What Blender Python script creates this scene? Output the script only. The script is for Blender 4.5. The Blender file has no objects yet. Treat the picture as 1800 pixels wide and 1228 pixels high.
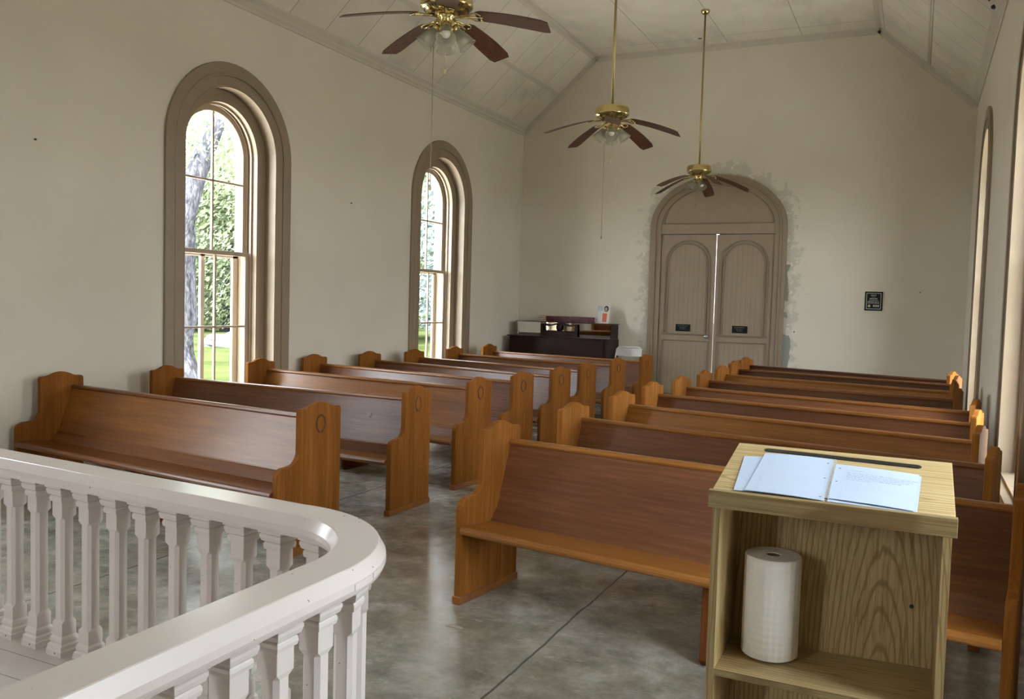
import bpy, bmesh, math, random
from mathutils import Vector, Matrix
random.seed(7)
scene = bpy.context.scene
COL = scene.collection
PI = math.pi

# ------------------------------------------------------------------ room dimensions (metres)
XL, XR, YB, YF = -6.30, 0.61, 13.57, -3.2
ZW, ZC, XF1, XF2 = 4.53, 5.68, -5.03, -0.67
GROUND = -0.4

# ------------------------------------------------------------------ materials
def srgb(r, g, b):
    def f(c):
        c /= 255.0
        return c / 12.92 if c <= 0.04045 else ((c + 0.055) / 1.055) ** 2.4
    return (f(r), f(g), f(b), 1.0)

class NT:
    """small wrapper round a node tree"""
    def __init__(self, name):
        self.m = bpy.data.materials.new(name)
        self.m.use_nodes = True
        self.n = self.m.node_tree.nodes
        self.l = self.m.node_tree.links
        self.b = self.n['Principled BSDF']
        self.out = self.n['Material Output']
    def add(self, t, **kw):
        nd = self.n.new(t)
        for k, v in kw.items():
            setattr(nd, k, v)
        return nd
    def link(self, a, b):
        self.l.new(a, b)
    def coord(self, kind='Object', scale=(1, 1, 1), rnd=False, loc=(0, 0, 0), rot=(0, 0, 0)):
        tc = self.add('ShaderNodeTexCoord')
        src = tc.outputs[kind]
        if rnd:
            oi = self.add('ShaderNodeObjectInfo')
            mul = self.add('ShaderNodeMath', operation='MULTIPLY')
            mul.inputs[1].default_value = 37.0
            self.link(oi.outputs['Random'], mul.inputs[0])
            ad = self.add('ShaderNodeVectorMath', operation='ADD')
            self.link(src, ad.inputs[0]); self.link(mul.outputs[0], ad.inputs[1])
            src = ad.outputs[0]
        mp = self.add('ShaderNodeMapping')
        mp.inputs['Scale'].default_value = scale
        mp.inputs['Location'].default_value = loc
        mp.inputs['Rotation'].default_value = rot
        self.link(src, mp.inputs['Vector'])
        return mp.outputs['Vector']
    def noise(self, vec, scale=5, detail=4, rough=.55, dist=0):
        nz = self.add('ShaderNodeTexNoise')
        nz.inputs['Scale'].default_value = scale
        nz.inputs['Detail'].default_value = detail
        nz.inputs['Roughness'].default_value = rough
        nz.inputs['Distortion'].default_value = dist
        self.link(vec, nz.inputs['Vector'])
        return nz.outputs['Fac']
    def ramp(self, fac, stops):
        r = self.add('ShaderNodeValToRGB')
        e = r.color_ramp.elements
        while len(e) < len(stops):
            e.new(0.5)
        for i, (p, c) in enumerate(stops):
            e[i].position = p
            e[i].color = c if len(c) == 4 else (*c, 1)
        self.link(fac, r.inputs['Fac'])
        return r.outputs['Color']
    def mix(self, fac, a, b, mode='MIX'):
        mx = self.add('ShaderNodeMix', data_type='RGBA', blend_type=mode)
        for sock, v in ((mx.inputs[0], fac), (mx.inputs[6], a), (mx.inputs[7], b)):
            if hasattr(v, 'is_output'):
                self.link(v, sock)
            else:
                sock.default_value = v
        return mx.outputs[2]
    def math(self, op, a, b=None, c=None, clamp=False):
        nd = self.add('ShaderNodeMath', operation=op, use_clamp=clamp)
        for i, v in enumerate((a, b, c)):
            if v is None:
                continue
            if hasattr(v, 'is_output'):
                self.link(v, nd.inputs[i])
            else:
                nd.inputs[i].default_value = v
        return nd.outputs[0]
    def xyz(self, vec):
        s = self.add('ShaderNodeSeparateXYZ')
        self.link(vec, s.inputs[0])
        return s.outputs
    def bump(self, h, strength=.2, dist=.01):
        bp = self.add('ShaderNodeBump')
        bp.inputs['Strength'].default_value = strength
        bp.inputs['Distance'].default_value = dist
        self.link(h, bp.inputs['Height'])
        self.link(bp.outputs['Normal'], self.b.inputs['Normal'])
    def base(self, v):
        if hasattr(v, 'is_output'):
            self.link(v, self.b.inputs['Base Color'])
        else:
            self.b.inputs['Base Color'].default_value = v
    def set(self, **kw):
        for k, v in kw.items():
            s = self.b.inputs[k.replace('_', ' ')]
            if hasattr(v, 'is_output'):
                self.link(v, s)
            else:
                s.default_value = v

def plain(name, col, rough=.5, metal=0., spec=.5, var=.0, vscale=6):
    t = NT(name)
    if var:
        f = t.noise(t.coord(), vscale, 4)
        d = tuple(c * (1 - var) for c in col[:3]) + (1,)
        u = tuple(min(1, c * (1 + var)) for c in col[:3]) + (1,)
        t.base(t.ramp(f, [(.3, d), (.7, u)]))
    else:
        t.base(col)
    t.set(Roughness=rough, Metallic=metal, Specular_IOR_Level=spec)
    return t.m

def wood(name, dark, mid, light, axis='X', rough=.36, coat=.06):
    t = NT(name)
    sc = {'X': (1.3, 26, 26), 'Z': (24, 24, 1.2), 'Y': (26, 1.3, 26)}[axis]
    v = t.coord(scale=sc, rnd=True)
    f = t.noise(v, 2.2, 7, .62, .35)
    v2 = t.coord(scale=tuple(.12 * s for s in sc), rnd=True)
    g = t.noise(v2, 2.2, 3, .5)
    soft = tuple(.55 * a + .45 * b for a, b in zip(dark[:3], mid[:3])) + (1,)
    c = t.ramp(f, [(.28, soft), (.5, mid), (.74, light)])
    tone = t.ramp(g, [(.3, (.72, .68, .66)), (.7, (1.2, 1.2, 1.2))])
    c = t.mix(.85, c, tone, 'MULTIPLY')
    t.base(c)
    t.set(Roughness=rough, Coat_Weight=coat, Coat_Roughness=.25, Specular_IOR_Level=.38 if axis == 'X' else .03)
    t.bump(f, .06, .004)
    return t.m

M = {}
# painted plaster walls
def wall_mat(name, patches=False):
    t = NT(name)
    v = t.coord()
    f = t.noise(v, 1.1, 4)
    fine = t.noise(v, 26, 5)
    c = t.ramp(f, [(.3, (.615, .575, .49)), (.7, (.655, .615, .525))])
    if patches:
        # bare and re-plastered areas round the door, in room coordinates
        x, y, z = t.xyz(v)[0:3]
        n1 = t.noise(v, 5.5, 6, .7)
        w = t.math('SUBTRACT', n1, .5)
        # ragged ring round the door surround
        ax = t.math('DIVIDE', t.math('ADD', x, 2.90), 1.06)
        zz = t.math('MAXIMUM', t.math('SUBTRACT', z, 2.80), 0.0)
        az = t.math('DIVIDE', zz, .86)
        r = t.math('SQRT', t.math('ADD', t.math('MULTIPLY', ax, ax), t.math('MULTIPLY', az, az)))
        rr = t.math('ADD', r, t.math('MULTIPLY', w, 1.1))
        ring = t.math('LESS_THAN', rr, 1.14)
        c = t.mix(t.math('MULTIPLY', ring, .75), c, (.47, .455, .39, 1))
        n2 = t.noise(v, 13, 5, .7)
        bright = t.math('MULTIPLY', ring, t.math('GREATER_THAN', n2, .60))
        c = t.mix(t.math('MULTIPLY', bright, .8), c, (.74, .70, .60, 1))
        # dark bare patches right of the door
        wx = t.math('ADD', x, t.math('MULTIPLY', w, .16))
        for (x0, x1, z0, z1, col) in ((-1.95, -1.735, .2, 1.25, (.27, .275, .255, 1)),
                                      (-1.95, -1.79, 1.72, 2.25, (.26, .265, .22, 1)),
                                      (-1.95, -1.80, 1.45, 1.56, (.30, .30, .26, 1))):
            wz = t.math('ADD', z, t.math('MULTIPLY', w, .25))
            m1 = t.math('MULTIPLY', t.math('GREATER_THAN', wx, x0), t.math('LESS_THAN', wx, x1))
            m2 = t.math('MULTIPLY', t.math('GREATER_THAN', wz, z0), t.math('LESS_THAN', wz, z1))
            c = t.mix(t.math('MULTIPLY', m1, m2), c, col)
    t.base(c)
    t.set(Roughness=.85, Specular_IOR_Level=.2)
    hb = t.math('ADD', fine, t.math('MULTIPLY', f, 2.0))
    t.bump(hb, .10, .01)
    return t.m
M['wall'] = wall_mat('wall_paint')
M['wall_door'] = wall_mat('wall_paint_patched', True)

def ceiling_mat(name, rows, length, row, off):
    t = NT(name)
    uv = t.coord('UV')
    v = t.coord()
    br = t.add('ShaderNodeTexBrick')
    br.offset = off; br.squash = 1
    br.inputs['Scale'].default_value = 1
    br.inputs['Mortar Size'].default_value = .006
    br.inputs['Mortar Smooth'].default_value = .25
    br.inputs['Brick Width'].default_value = length
    br.inputs['Row Height'].default_value = row
    br.inputs['Color1'].default_value = (.68, .64, .55, 1)
    br.inputs['Color2'].default_value = (.64, .60, .515, 1)
    br.inputs['Mortar'].default_value = (.34, .31, .265, 1)
    t.link(uv, br.inputs['Vector'])
    f = t.noise(v, 1.6, 5, .6)
    st = t.noise(t.coord(scale=(1, .35, 1)), 2.3, 4, .55)
    c = t.mix(t.ramp(st, [(.55, (0, 0, 0)), (.75, (.6, .6, .6))]), br.outputs['Color'], (.46, .43, .385, 1))
    c = t.mix(.5, c, t.ramp(f, [(.3, (.85, .85, .85)), (.7, (1.1, 1.1, 1.1))]), 'MULTIPLY')
    t.base(c)
    t.set(Roughness=.8, Specular_IOR_Level=.25)
    return t.m
M['ceil_slope'] = ceiling_mat('ceiling_boards_slope', 2, .62, .855, 0)
M['ceil_flat'] = ceiling_mat('ceiling_boards_flat', 4, 2.44, 1.09, 0)
M['cornice'] = plain('cornice_paint', (.54, .505, .43, 1), .6, var=.03)

def floor_mat():
    t = NT('polished_concrete')
    v = t.coord()
    n1 = t.noise(v, .75, 6, .6, .6)
    n2 = t.noise(v, 3.6, 11, .74, .15)
    n3 = t.noise(t.coord(scale=(1, 2.6, 1), rot=(0, 0, .5)), 8, 9, .76, .25)
    c = t.ramp(n2, [(.32, (.11, .105, .088)), (.44, (.21, .205, .178)), (.54, (.325, .318, .285)), (.68, (.52, .51, .47))])
    c = t.mix(t.ramp(n1, [(.38, (0, 0, 0)), (.66, (.7, .7, .7))]), c, (.22, .19, .135, 1))
    c = t.mix(t.ramp(n3, [(.56, (0, 0, 0)), (.68, (.6, .6, .6))]), c, (.47, .455, .42, 1))
    x, y, z = t.xyz(v)[0:3]
    wob = t.math('MULTIPLY', t.math('SUBTRACT', t.noise(v, 3, 4), .5), .035)
    for x0, ang in ((-1.50, .012), (-4.02, 0.)):
        d = t.math('ABSOLUTE', t.math('ADD', t.math('SUBTRACT', x, x0), wob))
        c = t.mix(t.math('LESS_THAN', d, .006), c, (.035, .035, .03, 1))
        pale = t.math('MULTIPLY', t.math('LESS_THAN', d, .045), .25)
        c = t.mix(pale, c, (.33, .32, .29, 1))
    for y0 in (6.35, 9.6):
        d = t.math('ABSOLUTE', t.math('ADD', t.math('SUBTRACT', y, y0), wob))
        c = t.mix(t.math('LESS_THAN', d, .006), c, (.04, .04, .035, 1))
    t.base(c)
    rg = t.ramp(n2, [(.3, (.13, .13, .13)), (.75, (.30, .30, .30))])
    t.set(Roughness=rg, Specular_IOR_Level=.8)
    t.bump(t.math('ADD', n2, t.math('MULTIPLY', n3, .6)), .09, .02)
    return t.m
M['floor'] = floor_mat()

M['trim'] = plain('taupe_trim_paint', (.25, .193, .128, 1), .42, var=.05)
M['sash'] = plain('sash_paint', (.36, .28, .20, 1), .45, var=.05)
M['door'] = plain('door_paint', (.29, .225, .158, 1), .55, var=.07)
M['storm'] = plain('storm_frame_paint', (.45, .40, .33, 1), .6)
M['doorline'] = plain('door_moulding_dark', (.215, .163, .112, 1), .55)  # darker than the door leaf so the moulding lines show
M['gap'] = plain('dark_gap', (.02, .018, .015, 1), .9)

def bead_mat():
    t = NT('beadboard_paint')
    v = t.coord()
    x, y, z = t.xyz(v)[0:3]
    fr = t.math('FRACT', t.math('DIVIDE', x, .075))
    d = t.math('ABSOLUTE', t.math('SUBTRACT', fr, .5))
    g = t.math('LESS_THAN', d, .05)
    f = t.noise(v, 3, 4)
    c = t.ramp(f, [(.3, (.275, .213, .15)), (.7, (.30, .235, .165))])
    t.base(t.mix(t.math('MULTIPLY', g, .55), c, (.17, .135, .10, 1)))
    t.set(Roughness=.5)
    return t.m
M['bead'] = bead_mat()

def rail_mat():
    t = NT('railing_paint')
    v = t.coord()
    f = t.noise(v, 2.2, 4)
    chips = t.noise(v, 60, 2, .5)
    big = t.noise(v, 5, 3)
    c = t.ramp(f, [(.3, (.635, .585, .56)), (.7, (.68, .63, .605))])
    mask = t.math('MULTIPLY', t.math('GREATER_THAN', chips, .72), t.math('GREATER_THAN', big, .54))
    t.base(t.mix(mask, c, (.12, .09, .075, 1)))
    t.set(Roughness=.26, Specular_IOR_Level=.5)
    t.bump(t.noise(v, 22, 4), .05, .004)
    return t.m
M['rail'] = rail_mat()
def platform_mat():
    t = NT('platform_painted_planks')
    v = t.coord()
    x, y, z = t.xyz(v)[0:3]
    fr = t.math('FRACT', t.math('DIVIDE', y, .14))
    g = t.math('LESS_THAN', fr, .03)
    f = t.noise(v, 2.5, 4)
    c = t.ramp(f, [(.3, (.54, .49, .465)), (.7, (.60, .55, .525))])
    t.base(t.mix(g, c, (.2, .18, .16, 1)))
    t.set(Roughness=.35)
    return t.m
M['platform'] = platform_mat()

W3 = {  # pew timber: (dark, mid, light)
    'golden': ((.20, .074, .014), (.28, .112, .023), (.36, .155, .040)),
    'honey': ((.150, .053, .010), (.22, .083, .017), (.285, .118, .028)),
    'red': ((.076, .026, .010), (.130, .048, .018), (.19, .078, .032)),
    'brown': ((.095, .032, .008), (.150, .053, .014), (.21, .080, .023)),
    'dark': ((.045, .015, .005), (.075, .026, .009), (.105, .040, .014)),
}
for k, cs in W3.items():
    for ax in 'XZ':
        M[k + ax] = wood('pew_' + k + '_' + ax.lower(), *[(*c, 1) for c in cs], axis=ax, rough=.31 if ax == 'X' else .55, coat=.08 if ax == 'X' else 0.)
M['groove'] = plain('carved_groove', (.05, .022, .009, 1), .6)
M['scar'] = plain('worn_spot', (.36, .31, .26, 1), .6)

def oak_mat(name, axis, rings=False, tint=1.0):
    t = NT(name)
    sc = {'X': (.9, 30, 30), 'Z': (30, 30, .9)}[axis]
    f = t.noise(t.coord(scale=tuple(2.2 * q if q > 1 else q for q in sc)), 2.0, 6, .66, .4)
    d, m, l = [tuple(c * tint for c in q) for q in ((.26, .165, .062), (.46, .345, .165), (.58, .47, .26))]
    c = t.ramp(f, [(.30, d), (.48, m), (.72, l)])
    wv = t.add('ShaderNodeTexWave', wave_type='RINGS', rings_direction='Y' if axis == 'Z' else 'Z')
    wv.inputs['Scale'].default_value = 8.5
    wv.inputs['Distortion'].default_value = 3.2
    wv.inputs['Detail'].default_value = 2.5
    wv.inputs['Detail Scale'].default_value = 1.6
    if axis == 'Z':
        vec = t.coord(scale=(2.6, 1, .42), loc=(-1.14, 0, -.16))
    else:
        vec = t.coord(scale=(.35, 3.2, 1), loc=(-.15, -.35, 0))
    t.link(vec, wv.inputs['Vector'])
    c = t.mix(t.ramp(wv.outputs['Fac'], [(.0, (.75, .75, .75)), (.26, (0, 0, 0))]), c, d + (1,))
    t.base(c)
    t.set(Roughness=.38, Specular_IOR_Level=.4)
    return t.m
M['oakX'] = oak_mat('oak_laminate_across', 'X')
M['oakZ'] = oak_mat('oak_laminate_upright', 'Z')
M['oakE'] = oak_mat('oak_laminate_edge', 'X', tint=.62)
M['oakEZ'] = oak_mat('oak_laminate_edge_upright', 'Z', tint=.75)
M['black'] = plain('black_plastic', (.012, .012, .013, 1), .35)
M['paper'] = plain('notebook_paper', (.44, .52, .65, 1), .85, spec=.2)
M['paper2'] = plain('loose_paper', (.42, .50, .63, 1), .85, spec=.2)
M['ink'] = plain('grey_ink', (.10, .11, .16, 1), .7)
M['inkfaint'] = plain('faint_ink', (.36, .40, .50, 1), .8)
M['coil'] = plain('white_coil', (.55, .57, .60, 1), .5)
M['steel'] = plain('steel_wire', (.6, .6, .62, 1), .3, 1.0)

def towel_mat():
    t = NT('quilted_paper_towel')
    v = t.coord()
    x, y, z = t.xyz(v)[0:3]
    ang = t.math('ARCTAN2', y, x)
    a = t.math('ADD', t.math('MULTIPLY', ang, 14.0), t.math('MULTIPLY', z, 160.0))
    b = t.math('SUBTRACT', t.math('MULTIPLY', ang, 14.0), t.math('MULTIPLY', z, 160.0))
    h = t.math('MULTIPLY', t.math('SINE', a), t.math('SINE', b))
    t.base((.86, .86, .84, 1))
    t.set(Roughness=.95, Specular_IOR_Level=.1)
    t.bump(h, .22, .003)
    return t.m
M['towel'] = towel_mat()
M['card'] = plain('cardboard_core', (.16, .10, .06, 1), .9)

M['brass'] = plain('polished_brass', (.62, .50, .23, 1), .22, 1.0)
M['brassrod'] = plain('aged_brass', (.36, .27, .11, 1), .38, .9)
M['blade'] = wood('walnut_fan_blade', (.045, .018, .009, 1), (.09, .036, .018, 1), (.15, .065, .034, 1), 'X', .5, 0.)
M['chain'] = plain('brass_chain', (.42, .33, .16, 1), .35, .8)
M['cordw'] = plain('cream_cord', (.30, .25, .17, 1), .7)
M['fob'] = plain('cream_fob', (.55, .48, .26, 1), .5)
def frosted():
    t = NT('frosted_glass')
    t.base((.86, .86, .80, 1))
    t.set(Roughness=.35, Transmission_Weight=.75, IOR=1.2)
    tr = t.add('ShaderNodeBsdfTransparent')
    tr.inputs['Color'].default_value = (.9, .9, .86, 1)
    mx = t.add('ShaderNodeMixShader'); mx.inputs[0].default_value = .30
    t.link(tr.outputs[0], mx.inputs[1]); t.link(t.b.outputs[0], mx.inputs[2])
    t.link(mx.outputs[0], t.out.inputs['Surface'])
    return t.m
M['shade'] = frosted()
M['bulb'] = plain('white_bulb', (.8, .78, .7, 1), .3)
def pane_mat():
    t = NT('window_glass')
    tr = t.add('ShaderNodeBsdfTransparent'); tr.inputs['Color'].default_value = (.97, .985, .98, 1)
    gl = t.add('ShaderNodeBsdfGlossy'); gl.inputs['Roughness'].default_value = .02
    lw = t.add('ShaderNodeLayerWeight'); lw.inputs['Blend'].default_value = .5
    fz = t.math('ADD', t.math('MULTIPLY', t.math('POWER', lw.outputs['Facing'], 6.0), .55), .03)
    mx = t.add('ShaderNodeMixShader')
    t.link(fz, mx.inputs[0]); t.link(tr.outputs[0], mx.inputs[1]); t.link(gl.outputs[0], mx.inputs[2])
    t.link(mx.outputs[0], t.out.inputs['Surface'])
    return t.m
M['pane'] = pane_mat()

M['piano'] = plain('dark_mahogany', (.018, .006, .005, 1), .42, spec=.2, var=.25)
def mirror_mat():
    t = NT('mirror_glass'); t.base((.78, .80, .76, 1)); t.set(Metallic=1.0, Roughness=.03); return t.m
M['mirror'] = mirror_mat()
M['book'] = plain('maroon_cover', (.085, .012, .018, 1), .5, var=.2)
M['pages'] = plain('page_edges', (.55, .46, .33, 1), .8)
M['white'] = plain('white_plastic', (.62, .60, .53, 1), .4)
M['chairw'] = plain('white_enamel', (.66, .67, .63, 1), .35)
M['brochure'] = plain('brochure_paper', (.55, .55, .54, 1), .6)
M['orange'] = plain('orange_print', (.50, .12, .05, 1), .6)
M['skin'] = plain('portrait_tone', (.40, .22, .16, 1), .6)
M['hair'] = plain('portrait_dark', (.03, .02, .02, 1), .6)
M['silver'] = plain('silver_line', (.50, .50, .46, 1), .5)
M['gold'] = plain('gold_emblem', (.45, .40, .16, 1), .5)
M['plaque'] = plain('black_plaque', (.010, .012, .011, 1), .6, spec=.15)
M['engrave'] = plain('engraved_line', (.16, .19, .20, 1), .5)
M['iron'] = plain('dark_iron', (.03, .028, .026, 1), .6)

M['gravel'] = plain('bounce_gravel', (.62, .57, .50, 1), .95, var=.15, vscale=3)  # surface of the unseen strips added for ceiling bounce
M['lawn'] = plain('lawn_grass', (.027, .033, .012, 1), .95, spec=0., var=.35, vscale=.7)
def bark_mat():
    t = NT('grey_bark')
    f = t.noise(t.coord(scale=(9, 9, 2.6)), 2.2, 7, .7, .6)
    t.base(t.ramp(f, [(.36, (.014, .014, .017)), (.5, (.036, .036, .042)), (.66, (.075, .075, .083))]))
    t.set(Roughness=.95, Specular_IOR_Level=0.)
    t.bump(f, .6, .05)
    return t.m
M['bark'] = bark_mat()
M['stone'] = plain('pale_limestone', (.050, .053, .060, 1), .95, spec=0., var=.3, vscale=2)
def leaf_mat(name, col):
    t = NT(name)
    oi = t.add('ShaderNodeNewGeometry')
    c = t.ramp(oi.outputs['Random Per Island'], [(0, tuple(x * .55 for x in col)), (1, tuple(min(1, x * 1.5) for x in col))])
    t.base(c); t.set(Roughness=.7, Specular_IOR_Level=.1)
    tl = t.add('ShaderNodeBsdfTranslucent'); t.link(c, tl.inputs['Color'])
    mx = t.add('ShaderNodeMixShader'); mx.inputs[0].default_value = .4
    t.link(t.b.outputs[0], mx.inputs[1]); t.link(tl.outputs[0], mx.inputs[2])
    t.link(mx.outputs[0], t.out.inputs['Surface'])
    return t.m
M['leaf_green'] = leaf_mat('leaf_green', (.125, .150, .085))
M['leaf_blue'] = leaf_mat('leaf_bluegreen', (.125, .155, .148))
M['cream'] = plain('cream_stone', (.62, .55, .42, 1), .9, var=.1)

# ------------------------------------------------------------------ mesh builders
class MB:
    def __init__(self):
        self.bm = bmesh.new()
        self.mats = []
    def mi(self, m):
        if m is None:
            return 0
        if m not in self.mats:
            self.mats.append(m)
        return self.mats.index(m)
    def face(self, pts, m=None, smooth=False):
        vs = [self.bm.verts.new(p) for p in pts]
        f = self.bm.faces.new(vs)
        f.material_index = self.mi(m); f.smooth = smooth
        return f
    def hexa(self, p, m=None):
        """eight points: 0-3 bottom loop, 4-7 top loop"""
        vs = [self.bm.verts.new(q) for q in p]
        for a in ((0, 3, 2, 1), (4, 5, 6, 7), (0, 1, 5, 4), (1, 2, 6, 5), (2, 3, 7, 6), (3, 0, 4, 7)):
            self.bm.faces.new([vs[i] for i in a]).material_index = self.mi(m)
    def box(self, x0, x1, y0, y1, z0, z1, m=None):
        self.hexa([(x0, y0, z0), (x1, y0, z0), (x1, y1, z0), (x0, y1, z0), (x0, y0, z1), (x1, y0, z1), (x1, y1, z1), (x0, y1, z1)], m)
    def rings(self, rings, m=None, smooth=False, closed=True, caps=True):
        """skin a list of vertex loops"""
        V = [[self.bm.verts.new(p) for p in r] for r in rings]
        k = self.mi(m)
        n = len(V[0])
        for a, b in zip(V[:-1], V[1:]):
            for i in range(n if closed else n - 1):
                j = (i + 1) % n
                f = self.bm.faces.new((a[i], a[j], b[j], b[i])); f.material_index = k; f.smooth = smooth
        if caps and closed:
            for r, rev in ((V[0], True), (V[-1], False)):
                f = self.bm.faces.new(list(reversed(r)) if rev else r); f.material_index = k
        return V
    def prism(self, poly, f0, f1, m=None, smooth=False):
        """poly: list of 2-D points; f0/f1 map a 2-D point to 3-D for the two ends"""
        self.rings([[f0(*p) for p in poly], [f1(*p) for p in poly]], m, smooth)
    def lathe(self, prof, c=(0, 0, 0), n=24, m=None, mat=None, smooth=True):
        """prof: (r,z) list"""
        rg = []
        for r, z in prof:
            ring = [Vector((max(r, 1e-4) * math.cos(2 * PI * i / n), max(r, 1e-4) * math.sin(2 * PI * i / n), z)) for i in range(n)]
            if mat is not None:
                ring = [mat @ p for p in ring]
            rg.append([p + Vector(c) for p in ring])
        self.rings(rg, m, smooth)
    def tube(self, pts, r, n=8, m=None, closed=False):
        pts = [Vector(p) for p in pts]
        rs = r if isinstance(r, (list, tuple)) else [r] * len(pts)
        rg = []
        for i, p in enumerate(pts):
            a = pts[max(0, i - 1)]; b = pts[min(len(pts) - 1, i + 1)]
            if closed:
                a = pts[(i - 1) % len(pts)]; b = pts[(i + 1) % len(pts)]
            d = (b - a).normalized()
            u = d.cross(Vector((0, 0, 1)))
            if u.length < 1e-3:
                u = d.cross(Vector((1, 0, 0)))
            u.normalize(); w = d.cross(u)
            rg.append([p + rs[i] * (math.cos(2 * PI * k / n) * u + math.sin(2 * PI * k / n) * w) for k in range(n)])
        if closed:
            rg.append(rg[0])
        self.rings(rg, m, True, caps=not closed)
    def band(self, mp, inner, outer, d0, d1, m=None, smooth=False):
        """solid strip between two open paths of 2-D points, from depth d0 to d1"""
        k = self.mi(m)
        A = [[self.bm.verts.new(mp(*p, d)) for p in path] for path, d in ((inner, d0), (outer, d0), (outer, d1), (inner, d1))]
        for i in range(len(inner) - 1):
            for a, b in ((0, 1), (1, 2), (2, 3), (3, 0)):
                f = self.bm.faces.new((A[a][i], A[b][i], A[b][i + 1], A[a][i + 1])); f.material_index = k
                f.smooth = smooth
        for e in (0, -1):
            f = self.bm.faces.new([A[q][e] for q in range(4)]); f.material_index = k
    def build(self, name, m, parent=None, loc=None, bevel=0, seg=2, label=None, weld=False, subsurf=0):
        bm = self.bm
        if weld:
            bmesh.ops.remove_doubles(bm, verts=bm.verts, dist=1e-5)
        bmesh.ops.recalc_face_normals(bm, faces=bm.faces)
        me = bpy.data.meshes.new(name)
        bm.to_mesh(me); bm.free()
        if m is not None:
            me.materials.append(m)
        else:
            for q in self.mats:
                me.materials.append(q)
        o = bpy.data.objects.new(name, me)
        COL.objects.link(o)
        if parent is not None:
            o.parent = parent
        if loc is not None:
            o.location = loc
        if bevel:
            b = o.modifiers.new('edges', 'BEVEL'); b.width = bevel; b.segments = seg
            b.limit_method = 'ANGLE'; b.angle_limit = math.radians(38)
        if label:
            o['label'] = label
        return o

def tag(o, label, cat, group=None, kind=None):
    o['label'] = label; o['category'] = cat
    if group: o['group'] = group
    if kind: o['kind'] = kind
    return o
def thing(name, label, cat, loc=(0, 0, 0), rz=0, group=None, kind=None):
    o = bpy.data.objects.new(name, None)
    o.empty_display_size = .1
    COL.objects.link(o)
    o.location = loc; o.rotation_euler = (0, 0, rz)
    return tag(o, label, cat, group, kind)
def dup(root, loc, rz, label):
    r = root.copy(); COL.objects.link(r); r.location = loc; r.rotation_euler = (0, 0, rz); r['label'] = label
    for ch in list(root.children):
        c = ch.copy(); COL.objects.link(c); c.parent = r
        for g in list(ch.children):
            d = g.copy(); COL.objects.link(d); d.parent = c
    return r
def arch(a, b, zs, zb, n=28, u0=0.):
    p = [(u0 - a, zb)] + [(u0 - a * math.cos(PI * i / n), zs + b * math.sin(PI * i / n)) for i in range(n + 1)] + [(u0 + a, zb)]
    return p

# ------------------------------------------------------------------ room shell
def wall_with_holes(name, outline, holes, mp, thick, m, label):
    bm = bmesh.new()
    edges = []
    for loop in [outline] + holes:
        vs = [bm.verts.new(mp(u, z, 0)) for u, z in loop]
        for i in range(len(vs)):
            edges.append(bm.edges.new((vs[i], vs[(i + 1) % len(vs)])))
    bmesh.ops.triangle_fill(bm, use_beauty=True, edges=edges)
    faces = list(bm.faces)
    ex = bmesh.ops.extrude_face_region(bm, geom=faces)
    off = Vector(mp(0, 0, thick)) - Vector(mp(0, 0, 0))
    bmesh.ops.translate(bm, vec=off, verts=[g for g in ex['geom'] if isinstance(g, bmesh.types.BMVert)])
    bmesh.ops.recalc_face_normals(bm, faces=bm.faces)
    me = bpy.data.meshes.new(name); bm.to_mesh(me); bm.free()
    me.materials.append(m)
    o = bpy.data.objects.new(name, me); COL.objects.link(o)
    return tag(o, label, 'wall', kind='structure')

mapL = lambda u, z, d: (XL - d, u, z)
mapR = lambda u, z, d: (XR + d, u, z)
mapB = lambda u, z, d: (u, YB + d, z)
mapF = lambda u, z, d: (u, YF - d, z)
WY = (2.42, 6.635, 10.86)
ZS, ZB = 3.01, .42
holes = [arch(.64, .64, ZS, ZB, 28, y) for y in WY]
side = [(YF - .3, -.3), (YB + .3, -.3), (YB + .3, ZW), (YF - .3, ZW)]
wall_with_holes('wall_left', side, holes, mapL, .45, M['wall'], 'long cream plaster wall with arched windows left of the pews')
wall_with_holes('wall_right', side, holes, mapR, .45, M['wall'], 'cream plaster wall with arched windows at the right edge')
DX = -2.905
door_hole = arch(1.0, .755, 2.85, 0.0, 28, DX)
gable = [(XL, -.3), (XR, -.3), (XR, ZW), (XF2, ZC), (XF1, ZC), (XL, ZW)]
gable_d = [(XL, -.3), (XR, -.3), (XR, ZW), (XF2, ZC), (XF1, ZC), (XL, ZW)]
wall_with_holes('wall_back', gable_d, [door_hole], mapB, .30, M['wall_door'], 'far cream plaster wall around the arched double door')
wall_with_holes('wall_front', gable, [arch(.32, .32, 3.0, 1.8, 28, -2.85)],  # unseen opening, added to let fill light in behind the viewer
                mapF, .30, M['wall'], 'altar end wall behind the viewer with an arched opening added for fill light')

mb = MB(); mb.box(XL - .45, XR + .45, YF - .3, YB + .3, -.30, 0)
tag(mb.build('floor', M['floor']), 'polished grey concrete floor under the pews', 'floor', kind='structure')

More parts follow.
